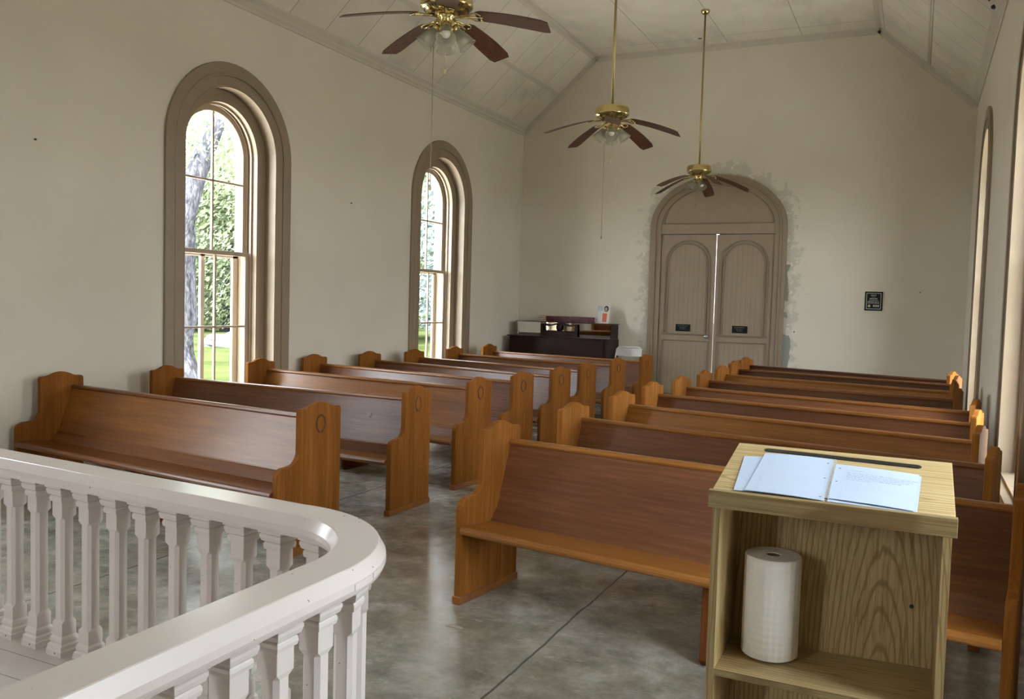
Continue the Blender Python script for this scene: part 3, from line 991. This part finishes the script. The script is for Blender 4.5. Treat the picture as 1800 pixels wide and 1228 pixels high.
tag(loose.build('loose_sheet', M['paper2']), 'loose white sheet sticking out left under the open notebook', 'paper')
note = thing('notebook', 'open spiral notebook with handwriting on the slanted lectern top', 'notebook', (0, 0, 0))
def offs(o):
    return o
mb = MB(); LP = sheet(mb, ((-.3954, 2.656), (-.2024, 2.6587), (-.1966, 2.3565), (-.4032, 2.3665)), .0055, .0015, None, .004)
lpage = mb.build('left_page', M['paper'], note)
mb = MB(); RP = sheet(mb, ((-.1897, 2.6249), (.0263, 2.6047), (.0181, 2.3575), (-.1905, 2.3761)), .0055, .0015, None, .003)
rpage = mb.build('right_page', M['paper'], note)
mb = MB(); sheet(mb, ((-.19, 2.630), (.0330, 2.6025), (.0240, 2.3560), (-.19, 2.3620)), .0035, .0008, None)
mb.build('back_sheets', M['paper2'], note)
mb = MB()
ca, cb = Vector((-.1956, 2.6371)), Vector((-.1924, 2.3577))
mb.tube([TPw(*(ca.lerp(cb, i / 220)), .0105) + .0055 * Vector((math.cos(i * 2 * PI / 9), 0, math.sin(i * 2 * PI / 9))) for i in range(221)], .0008, 4)
mb.build('coil', M['coil'], note)
def stroke(mb, P, uv, w):
    pts = [P(u, v, .0021) for u, v in uv]
    for p, q in zip(pts[:-1], pts[1:]):
        d = (q - p)
        n_ = Vector((-d.y, d.x, 0))
        if n_.length < 1e-7: continue
        n_.normalize(); n_ *= w / 2; n_.z = n_.y * slope
        mb.face([p - n_, q - n_, q + n_, p + n_])
mb = MB()
for v0, u1, amp in ((.155, .33, .018), (.235, .94, .026), (.285, .93, .024), (.335, .88, .024), (.385, .82, .022), (.43, .42, .018)):
    u = .20 if v0 < .16 else .155
    while u < u1:
        l = random.uniform(.035, .085)
        stroke(mb, RP, [(u + l * k / 9, v0 + amp * random.uniform(-.5, .5)) for k in range(10)], .0009)
        u += l + .014
wr = mb.build('handwriting', M['ink'], rpage)
mb = MB()
for v0, u1 in ((.52, .36), (.58, .55), (.61, .88), (.66, .95), (.71, .34)):
    u = .165
    while u < u1:
        l = random.uniform(.03, .08)
        stroke(mb, RP, [(u + l * k / 9, v0 + .02 * random.uniform(-.5, .5)) for k in range(10)], .0006)
        u += l + .02
stroke(mb, RP, [(.135, 0), (.135, 1)], .0006)
mb.build('faint_handwriting', M['inkfaint'], rpage)
mb = MB()
stroke(mb, LP, [(.13, 0), (.13, .5), (.13, 1)], .0006)
for v0 in (.25, .31, .37, .43, .5, .56, .62):
    u = .3
    while u < .85:
        l = random.uniform(.03, .08)
        if random.random() < .5:
            stroke(mb, LP, [(u + l * k / 9, v0 + .02 * random.uniform(-.5, .5)) for k in range(10)], .00045)
        u += l + .03
mb.build('faint_handwriting', M['inkfaint'], lpage)
mb = MB()
for P_, u, vs in ((RP, .055, (.13, .52)), (LP, .945, (.13, .5, .93))):
    for v in vs:
        c = P_(u, v, .0022)
        mb.face([c + Vector((.003 * math.cos(k * PI / 5), .003 * math.sin(k * PI / 5), .003 * math.sin(k * PI / 5) * slope)) for k in range(10)])
mb.build('punched_holes', M['ink'], note)

# ------------------------------------------------------------------ ceiling fans
def fan(y, tipz, base, label, shades, chains, motor=.0):
    root = thing('ceiling_fan', label, 'ceiling fan', (-2.85, y, ZC), 0, 'brass ceiling fans')
    Z = lambda z: z - ZC
    mb = MB(); mb.lathe([(.001, 0), (.062, 0), (.064, -.012), (.055, -.035), (.035, -.055), (.018, -.062), (.001, -.062)]); mb.build('canopy', M['brass'], root)
    mb = MB(); mb.lathe([(.0135, -.05), (.0135, Z(3.56 + motor))], n=12); mb.build('downrod', M['brassrod'], root)
    m0 = 3.43 + motor
    mb = MB()
    mb.lathe([(.001, Z(m0 + .145)), (.03, Z(m0 + .145)), (.034, Z(m0 + .130)), (.145, Z(m0 + .128)), (.162, Z(m0 + .118)), (.168, Z(m0 + .105)), (.168, Z(m0 + .062)), (.172, Z(m0 + .058)), (.172, Z(m0 + .048)),
              (.160, Z(m0 + .036)), (.120, Z(m0 + .010)), (.075, Z(m0)), (.001, Z(m0))], n=36)
    mo = mb.build('motor_housing', M['brass'], root)
    mb = MB()
    for i in range(40):
        a = 2 * PI * i / 40
        u, v = Vector((math.cos(a), math.sin(a), 0)), Vector((-math.sin(a), math.cos(a), 0))
        p = [u * .092 + Vector((0, 0, Z(m0 + .0022))), u * .148 + Vector((0, 0, Z(m0 + .0262)))]
        w = .0035
        mb.hexa([p[0] - v * w + Vector((0, 0, -.001)), p[1] - v * w + Vector((0, 0, -.001)), p[1] + v * w + Vector((0, 0, -.001)), p[0] + v * w + Vector((0, 0, -.001)),
                 p[0] - v * w + Vector((0, 0, .004)), p[1] - v * w + Vector((0, 0, .004)), p[1] + v * w + Vector((0, 0, .004)), p[0] + v * w + Vector((0, 0, .004))])
    mb.build('vent_slots', M['iron'], mo)
    mb = MB()
    mb.lathe([(.001, Z(m0 - .002)), (.058, Z(m0 - .002)), (.058, Z(m0 - .018)), (.045, Z(m0 - .024)), (.045, Z(m0 - .078)), (.052, Z(m0 - .084)), (.056, Z(m0 - .100)), (.040, Z(m0 - .122)), (.012, Z(m0 - .132)), (.001, Z(m0 - .14))])
    mb.build('light_kit', M['brass'], root)
    drop = m0 - .012 - tipz
    zr = lambda r: Z(m0 - .012 - drop * (max(0, r - .12) / .56) ** 1.35)
    for k in range(5):
        a = math.radians(base + 72 * k)
        u, v = Vector((math.cos(a), math.sin(a), 0)), Vector((-math.sin(a), math.cos(a), 0))
        mb = MB()
        rg = []
        N = 12
        for i in range(N + 1):
            r = .20 + .48 * i / N
            hw = .058 + .016 * min(1, i / 7)
            if i == 0: hw *= .72
            if i == N: hw *= .80
            if i == N - 1: hw *= .99
            cz = zr(r)
            tilt = .20
            rg.append([u * r + v * (s * hw) + Vector((0, 0, cz + s * hw * -tilt + h)) for s, h in ((-1, 0), (1, 0), (1, .006), (-1, .006))])
        mb.rings(rg)
        # blade mesh laid in blade space so that the grain follows its length
        o = mb.build('blade', M['blade'], root)
        o.data.transform(Matrix.Rotation(-a, 4, 'Z')); o.rotation_euler = (0, 0, a)
        mb = MB()
        for s in (-1, 1):
            pts = [(.085, s * .012), (.12, s * .018), (.155, s * .022), (.185, s * .042), (.215, s * .047), (.235, s * .030), (.225, s * .012)]
            mb.tube([(r, q, zr(r) - q * .2 - .006) for r, q in pts], .0055, 6)
        mb.tube([(.08, 0, Z(m0 - .008)), (.14, 0, zr(.14) - .008), (.21, 0, zr(.21) - .007), (.245, 0, zr(.245) - .006)], [.010, .009, .007, .005], 6)
        mb.build('blade_iron', M['brass'], o)
    for a in shades:
        a = math.radians(a)
        u = Vector((math.cos(a), math.sin(a), 0))
        ax = (u * .62 + Vector((0, 0, -.785))).normalized()
        rot = Vector((0, 0, 1)).rotation_difference(ax).to_matrix().to_4x4()
        c = u * .060 + Vector((0, 0, Z(m0 - .088)))
        mb = MB()
        mb.lathe([(.026, -.02), (.027, .012), (.020, .016)], c, 16, mat=rot); mb.tube([u * .03 + Vector((0, 0, Z(m0 - .085))), c - ax * .015], .011, 8)
        so = mb.build('lamp_holder', M['brass'], root)
        mb = MB()
        pr = [(.024, .006), (.030, .025), (.040, .055), (.049, .085), (.054, .110), (.060, .128), (.064, .135), (.061, .136), (.052, .110), (.047, .085), (.038, .055), (.028, .025), (.022, .008)]
        mb.lathe(pr, c, 24, mat=rot)
        sh = mb.build('glass_shade', M['shade'], root)
        mb = MB(); mb.lathe([(.001, .01), (.013, .012), (.014, .035), (.026, .062), (.030, .080), (.024, .100), (.001, .108)], c, 16, mat=rot); mb.build('bulb', M['bulb'], sh)
    for (dx, dy, z1, m, fob) in chains:
        mb = MB(); mb.lathe([(.003, Z(z1)), (.003, Z(m0 - .10))], (dx, dy, 0), 6); ch = mb.build('pull_chain', M[m], root)
        mb = MB(); mb.lathe([(.001, -.034), (.006, -.032), (.009, -.02), (.006, -.006), (.002, 0)], (dx, dy, Z(z1)), 10); mb.build('fob', M[fob], ch)
    return root
fan(4.9, 3.315, 12, 'nearest brass ceiling fan, cut by the top of the picture, four glass shades', (-60, 30, 120, 210), ((-.075, -.03, 2.335, 'cordw', 'fob'), (0, 0, 3.085, 'chain', 'fob')))
fan(8.22, 3.25, 2, 'middle brass ceiling fan on a long rod, in front of the bare far wall', (-71, 19, 109, 199), ((-.06, -.03, 2.28, 'cordw', 'cordw'), (0, 0, 3.035, 'chain', 'fob')))
fan(11.98, 3.215, 17, 'farthest ceiling fan hanging in front of the arched door', (-55, 215), ((-.03, -.02, 3.03, 'cordw', 'cordw'),))

# ------------------------------------------------------------------ piano corner
PX0, PX1 = -6.14, -4.43
pn = thing('upright_piano', 'dark upright piano with a mirror front in the far left corner', 'piano', ((PX0 + PX1) / 2, 13.2, 0))
ox, oy = (PX0 + PX1) / 2, 13.2
B_ = lambda mb, x0, x1, y0, y1, z0, z1: mb.box(x0 - ox, x1 - ox, y0 - oy, y1 - oy, z0, z1)
mb = MB(); B_(mb, PX0 + .02, PX1 - .02, 13.165, 13.52, .02, 1.262); B_(mb, PX0, PX1, 12.90, 13.2, .60, .68)
for x in (PX0, PX1 - .05): B_(mb, x, x + .05, 12.90, 13.5, .60, 1.03); B_(mb, x, x + .05, 13.15, 13.52, 0, .6)
mb.build('case', M['piano'], pn, bevel=.004)
mb = MB(); B_(mb, PX0 - .03, PX1 + .03, 12.86, 13.19, 1.026, 1.044); B_(mb, PX0 + .05, PX1 - .05, 12.885, 12.905, .68, 1.026); B_(mb, PX0 + .05, PX1 - .05, 12.86, 12.90, .70, .73); mb.build('key_cover', M['piano'], pn, bevel=.004)
mb = MB(); B_(mb, PX0 + .03, PX1 - .03, 13.15, 13.167, 1.046, 1.268); 
for v_ in mb.bm.verts: v_.co.y -= (v_.co.z - 1.046) * .055
mb.build('mirror', M['mirror'], pn, label='mirror panel across the front')
mb = MB()
for x in (PX0 + .065, PX1 - .065):
    for z in (1.085, 1.235): mb.lathe([(.011, 0), (.011, .004), (.001, .006)], (x - ox, 13.15 - oy, z), 12, mat=Matrix.Rotation(PI / 2, 4, 'X'))
mb.build('mirror_screws', M['iron'], pn)
mb = MB(); B_(mb, PX0, PX1, 13.14, 13.53, 1.269, 1.276); mb.build('lid', M['piano'], pn)
for x in (PX0 + .05, PX1 - .11):
    mb = MB(); mb.lathe([(.03, 0), (.045, .03), (.03, .08), (.04, .3), (.045, .5), (.03, .56), (.05, .6)], (x + .03 - ox, 12.96 - oy, 0), 16); mb.build('leg', M['piano'], pn)
# music desk: a solid base with an arched open frame
mb = MB()
def dk(x0, x1, z0, z1): B_(mb, x0, x1, 13.085, 13.11, z0, z1)
dk(-5.66, -5.01, 1.044, 1.130); dk(-5.66, -5.62, 1.13, 1.225); dk(-5.05, -5.01, 1.13, 1.225)
cxm = -5.335
mb.lathe([(.001, -.012), (.045, -.012), (.045, .012), (.001, .012)], (cxm - ox, 13.097 - oy, 1.195), 20, mat=Matrix.Rotation(PI / 2, 4, 'X') @ Matrix.Diagonal((1, 1.5, 1, 1)))
top = []
for i in range(25):
    u = i / 24
    z = 1.232 + .022 * math.sin(PI * u) + .012 * math.cos(4 * PI * u)
    top.append((-5.66 + .65 * u, z))
mb.band(lambda x, z, d: (x - ox, 13.085 - oy + d, z), [(x, z - .026) for x, z in top], top, 0, .025)
mb.build('music_desk', M['piano'], pn)

# hymn books stacked on the lid
bk = thing('hymn_book', 'x', 'book', (0, 0, 0), 0, 'maroon hymn books on the piano')
mb = MB()
mb.box(-.069, .069, -.10, .10, 0, .003); mb.box(-.069, .069, -.10, .10, .029, .032); mb.box(-.069, .069, -.10, -.096, .003, .029)
mb.build('cover', M['book'], bk, bevel=.001)
mb = MB(); mb.box(-.066, .066, -.096, .096, .003, .029); mb.build('pages', M['pages'], bk)
SN = ['leftmost', 'second', 'third', 'fourth', 'fifth', 'sixth', 'rightmost']
first = True
for i in range(7):
    for k, kn in enumerate(('bottom', 'middle', 'top')):
        lab = '%s maroon hymn book of the %s stack on the piano' % (kn, SN[i] + (' from left' if 0 < i < 6 else ''))
        loc = (-5.705 + i * .146 + random.uniform(-.004, .004), 13.335 + random.uniform(-.015, .015), 1.2762 + k * .0322)
        rz = PI if i == 0 else random.uniform(-.03, .03)
        if first:
            bk.location = loc; bk.rotation_euler = (0, 0, rz); bk['label'] = lab; first = False
        else:
            dup(bk, loc, rz, lab)
br = thing('brochure', 'upright brochure with a portrait and orange picture on the piano', 'brochure', (-4.665, 13.30, 1.2785))
T = Matrix.Rotation(-.16, 4, 'X')
def bro(x0, x1, z0, z1, y=-.001):
    return [T @ Vector((x0, y, z0)), T @ Vector((x1, y, z0)), T @ Vector((x1, y, z1)), T @ Vector((x0, y, z1))]
mb = MB(); mb.box(-.113, .113, 0, .004, 0, .30); o = mb.build('cover', M['brochure'], br); o.data.transform(T)
mb = MB(); mb.box(-.05, .05, .004, .10, 0, .012); mb.build('stand', M['brochure'], br)
mb = MB(); mb.face(bro(-.015, .095, .01, .185), M['white']); mb.face(bro(0, .08, .025, .17, -.002), M['orange'])
mb.face([T @ Vector((.06 + .040 * math.cos(q * PI / 10), -.0015, .245 + .05 * math.sin(q * PI / 10))) for q in range(20)], M['hair'])
mb.face([T @ Vector((.055 + .022 * math.cos(q * PI / 8), -.002, .238 + .032 * math.sin(q * PI / 8))) for q in range(16)], M['skin'])
mb.build('pictures', None, br)
mb = MB()
for z in (.06, .10, .14, .18): mb.face(bro(-.092, -.082, z, z + .012, -.002))
for z in (.215, .235, .255, .275):
    for q in range(4): mb.face(bro(-.09 + q * .025, -.073 + q * .025, z, z + .008, -.002))
mb.build('lettering', M['ink'], br)

# folding chair beside the piano
ch = thing('folding_chair', 'white metal folding chair between the piano and the door', 'chair', (-4.17, 13.12, 0))
mb = MB()
for s in (-1, 1):
    pass
fr_pts = [(-.215, -.16, .012), (-.212, .10, .78), (-.205, .125, .88), (-.17, .132, .915), (.17, .132, .915), (.205, .125, .88), (.212, .10, .78), (.215, -.16, .012)]
mb.tube(fr_pts, .0115, 8)
mb.build('front_frame', M['chairw'], ch)
for s in (-1, 1):
    mb = MB(); mb.tube([(s * .20, .24, .012), (s * .20, -.10, .44)], .0105, 8); mb.build('rear_leg', M['chairw'], ch)
mb = MB(); mb.tube([(-.20, .20, .06), (.20, .20, .06)], .008, 8); mb.tube([(-.213, -.12, .13), (.213, -.12, .13)], .008, 8); mb.build('stretcher', M['chairw'], ch)
mb = MB(); mb.hexa([(-.19, -.20, .435), (.19, -.20, .435), (.19, .15, .42), (-.19, .15, .42), (-.19, -.20, .455), (.19, -.20, .455), (.19, .15, .44), (-.19, .15, .44)]); mb.build('seat', M['chairw'], ch, bevel=.008)
mb = MB(); mb.rings([[(x, .100 + .03 * (z - .76) / .14 + .02 * (1 - (x / .205) ** 2) + y, z) for x, z in ((-.205, .775), (-.1, .765), (0, .763), (.1, .765), (.205, .775), (.205, .87), (.19, .905), (.1, .915), (0, .915), (-.1, .915), (-.19, .905), (-.205, .87))] for y in (0, .006)])
mb.build('backrest', M['chairw'], ch)

# scrap on the floor near the front right pew
mb = MB()
pts = []
for i in range(14):
    a = 2 * PI * i / 14
    r = .045 * random.uniform(.45, 1.)
    pts.append((r * math.cos(a) * 1.3, r * math.sin(a) * .6))
mb.prism(pts, lambda x, y: (x, y, .0005), lambda x, y: (x, y, .002))
tag(mb.build('floor_flake', M['scar'], loc=(-1.964, 3.597, 0)), 'small pale flake lying on the concrete before the front right pew', 'flake')

# ------------------------------------------------------------------ outside
mb = MB(); mb.box(-90, 60, -60, 110, GROUND - .5, GROUND)
o = mb.build('lawn', M['lawn']); tag(o, 'green lawn outside the left windows', 'lawn', kind='stuff')
for xa, xb, lab in ((XL - 7.5, XL - .46, 'unseen pale gravel strip added to bounce light, outside the left wall'), (XR + .46, XR + 8, 'unseen pale gravel strip added to bounce light, outside the right wall')):
    mb = MB(); mb.box(xa, xb, -9, 19, GROUND, GROUND + .02)  # unseen ground strips, added to bounce daylight up to the ceiling
    tag(mb.build('bounce_gravel_strip', M['gravel']), lab, 'path', kind='structure')
def leaves(mb, c, r, n, size, mat):
    for i in range(n):
        while True:
            p = Vector((random.uniform(-1, 1), random.uniform(-1, 1), random.uniform(-1, 1)))
            if .25 < p.length < 1: break
        q = Vector((c[0] + p.x * r[0], c[1] + p.y * r[1], c[2] + p.z * r[2]))
        a = Vector((random.gauss(0, 1), random.gauss(0, 1), random.gauss(0, 1))).normalized()
        b = a.orthogonal().normalized(); cc = a.cross(b)
        s = size * random.uniform(.6, 1.4)
        mb.face([q - b * s, q + cc * s * .45, q + b * s, q - cc * s * .45])
def tree(name, label, x, y, trunk, blobs, mat, size, n, cat='tree', group=None):
    """trunk: list of (dx,dy,z,r)"""
    t = thing(name, label, cat, (x, y, GROUND), 0, group)
    if trunk:
        mb = MB()
        for br_ in trunk:
            mb.tube([(p[0], p[1], p[2]) for p in br_], [p[3] for p in br_], 12)
        mb.build('trunk', M['bark'], t)
    mb = MB()
    for c, r in blobs:
        leaves(mb, c, r, n, size, mat)
    mb.build('foliage', mat, t)
    return t
# the big trunk that leans across the nearer left window
tree('oak_tree', 'grey barked oak leaning across the nearer left window', -12.2, 11.55,
     [[(-.1, .0, 0, .55), (-.1, .10, .5, .38), (-.1, .13, 1.5, .30), (-.08, .10, 2.3, .27), (-.03, .08, 3.0, .25), (.0, .10, 3.5, .23), (.1, .30, 4.2, .19), (.25, .65, 5.2, .15)],
      [(.0, .10, 3.4, .13), (-.6, .9, 4.3, .09), (-1.2, 1.9, 4.9, .06)]],
     [((.3, .6, 5.6), (2.2, 2.4, 1.3)), ((-1.5, 2.5, 5.3), (2.2, 2.2, 1.2))], M['leaf_green'], .05, 4200)
for i, (x, y, s, h, mt, lab) in enumerate((
        (-33, 34.5, 4.2, 5.6, 'leaf_green', 'bushy green tree straight beyond the boulders'),
        (-40, 36, 4.4, 6.6, 'leaf_green', 'broad green tree at the far left edge of the lawn'),
        (-36, 27.5, 4.0, 5.6, 'leaf_blue', 'bluish tree at the left end of the tree line'),
        (-31, 43, 4.4, 7.4, 'leaf_blue', 'tall bluish tree behind the bushy green one'),
        (-15.5, 30, 2.8, 5.0, 'leaf_blue', 'bluish tree seen through the farther left window'),
        (-20.5, 38, 4.2, 6.6, 'leaf_green', 'tall green tree behind the farther left window'),
        (-22, 29.5, 2.6, 5.6, 'leaf_blue', 'narrow bluish tree between the two left window views'),
        (-47, 46, 5.5, 9.5, 'leaf_blue', 'far wide tree closing the view outside'))):
    tree('leafy_tree', lab, x, y, [[(0, 0, 0, .25), (.05, 0, h * .45, .2), (.1, .1, h, .12)]],
         [((0, 0, h), (s, s, h * .6)), ((s * .15, -s * .1, h * 1.35), (s * .75, s * .75, h * .45)), ((-s * .15, s * .1, h * .42), (s * .9, s * .9, h * .42))], M[mt], .15, 5600, group='trees beyond the left windows')
for i, (x, y, sx, sy, sz, lab) in enumerate(((-25.2, 26.6, 1.3, .7, .42, 'larger pale boulder on the lawn outside'), (-23.6, 24.4, .8, .5, .25, 'smaller pale boulder on the lawn, nearer the window'))):
    mb = MB()
    bm = mb.bm
    bmesh.ops.create_icosphere(bm, subdivisions=3, radius=1)
    for v in bm.verts:
        k = 1 + .22 * math.sin(v.co.x * 4 + i) * math.cos(v.co.y * 3.1) + .12 * math.sin(v.co.z * 7 + v.co.x * 5)
        v.co = Vector((v.co.x * sx * k, v.co.y * sy * k, max(-.1, v.co.z) * sz * k))
    tag(mb.build('boulder', M['stone'], loc=(x, y, GROUND + .02)), lab, 'rock')

# ------------------------------------------------------------------ light: overcast sky through the windows
w = bpy.data.worlds.new('overcast_sky'); scene.world = w; w.use_nodes = True
nt = w.node_tree
bg = nt.nodes['Background']
tc = nt.nodes.new('ShaderNodeTexCoord'); sp = nt.nodes.new('ShaderNodeSeparateXYZ'); rp = nt.nodes.new('ShaderNodeValToRGB')
nt.links.new(tc.outputs['Generated'], sp.inputs[0]); nt.links.new(sp.outputs['Z'], rp.inputs['Fac'])
rp.color_ramp.elements[0].position = 0.0; rp.color_ramp.elements[0].color = (.95, .97, 1.0, 1)
rp.color_ramp.elements[1].position = .9; rp.color_ramp.elements[1].color = (.78, .90, 1.0, 1)
nt.links.new(rp.outputs['Color'], bg.inputs['Color'])
# thin cloud is brightest round the hidden sun, behind the viewer
dp = nt.nodes.new('ShaderNodeVectorMath'); dp.operation = 'DOT_PRODUCT'
nt.links.new(tc.outputs['Generated'], dp.inputs[0]); dp.inputs[1].default_value = Vector((.10, -.86, .50)).normalized()
def wm(op, a, b):
    n_ = nt.nodes.new('ShaderNodeMath'); n_.operation = op
    for k, v in enumerate((a, b)):
        if hasattr(v, 'is_output'): nt.links.new(v, n_.inputs[k])
        else: n_.inputs[k].default_value = v
    return n_.outputs[0]
glow = wm('POWER', wm('MAXIMUM', dp.outputs['Value'], 0.0), 4.0)
nt.links.new(wm('MULTIPLY', wm('ADD', wm('MULTIPLY', glow, 1.3), 1.0), 12.5), bg.inputs['Strength'])
sn = bpy.data.lights.new('veiled_sun', 'SUN'); sn.energy = 38; sn.angle = math.radians(9); sn.color = (1, .98, .94)
so_ = bpy.data.objects.new('veiled_sun', sn); COL.objects.link(so_)
so_.rotation_euler = Vector((-.02, .72, -.69)).to_track_quat('-Z', 'Y').to_euler()
def portal(loc, rot, sx, sy):
    l = bpy.data.lights.new('sky_portal', 'AREA'); l.shape = 'RECTANGLE'; l.size = sx; l.size_y = sy
    l.cycles.is_portal = True
    o = bpy.data.objects.new('sky_portal', l); COL.objects.link(o)
    o.location = loc; o.rotation_euler = rot
for y in WY:
    portal((XL - .5, y, 1.95), (0, -PI / 2, 0), 3.2, 1.05)
    portal((XR + .5, y, 1.95), (0, PI / 2, 0), 3.2, 1.05)
portal((-2.85, YF - .35, 2.55), (PI / 2, 0, 0), .66, 1.55)

# ------------------------------------------------------------------ camera
cam = bpy.data.cameras.new('camera'); co = bpy.data.objects.new('camera', cam); COL.objects.link(co)
r = Vector((0.9032984554531281, 0.4280483170773065, 0.028749584749672357))
u = Vector((-0.04969408948445459, 0.03783484111514768, 0.9980476052113458))
f = Vector((-0.42612486180262227, 0.9029635446932933, -0.05544762491413727))
mw = Matrix(((r.x, u.x, -f.x, 0), (r.y, u.y, -f.y, 0), (r.z, u.z, -f.z, 1.5884766), (0, 0, 0, 1)))
co.matrix_world = mw
cam.sensor_fit = 'HORIZONTAL'; cam.sensor_width = 36; cam.lens = 1503.51 / 1800 * 36
cam.clip_start = .05; cam.clip_end = 300
scene.camera = co

scene.view_settings.view_transform = 'Standard'
scene.view_settings.look = 'None'
scene.view_settings.gamma = 1
scene.view_settings.use_curve_mapping = False
scene.view_settings.exposure = 0.56
scene.cycles.use_denoising = True
scene.cycles.max_bounces = 10
scene.cycles.diffuse_bounces = 7
scene.cycles.glossy_bounces = 4
scene.cycles.transparent_max_bounces = 16
scene.cycles.caustics_reflective = False
scene.cycles.caustics_refractive = False
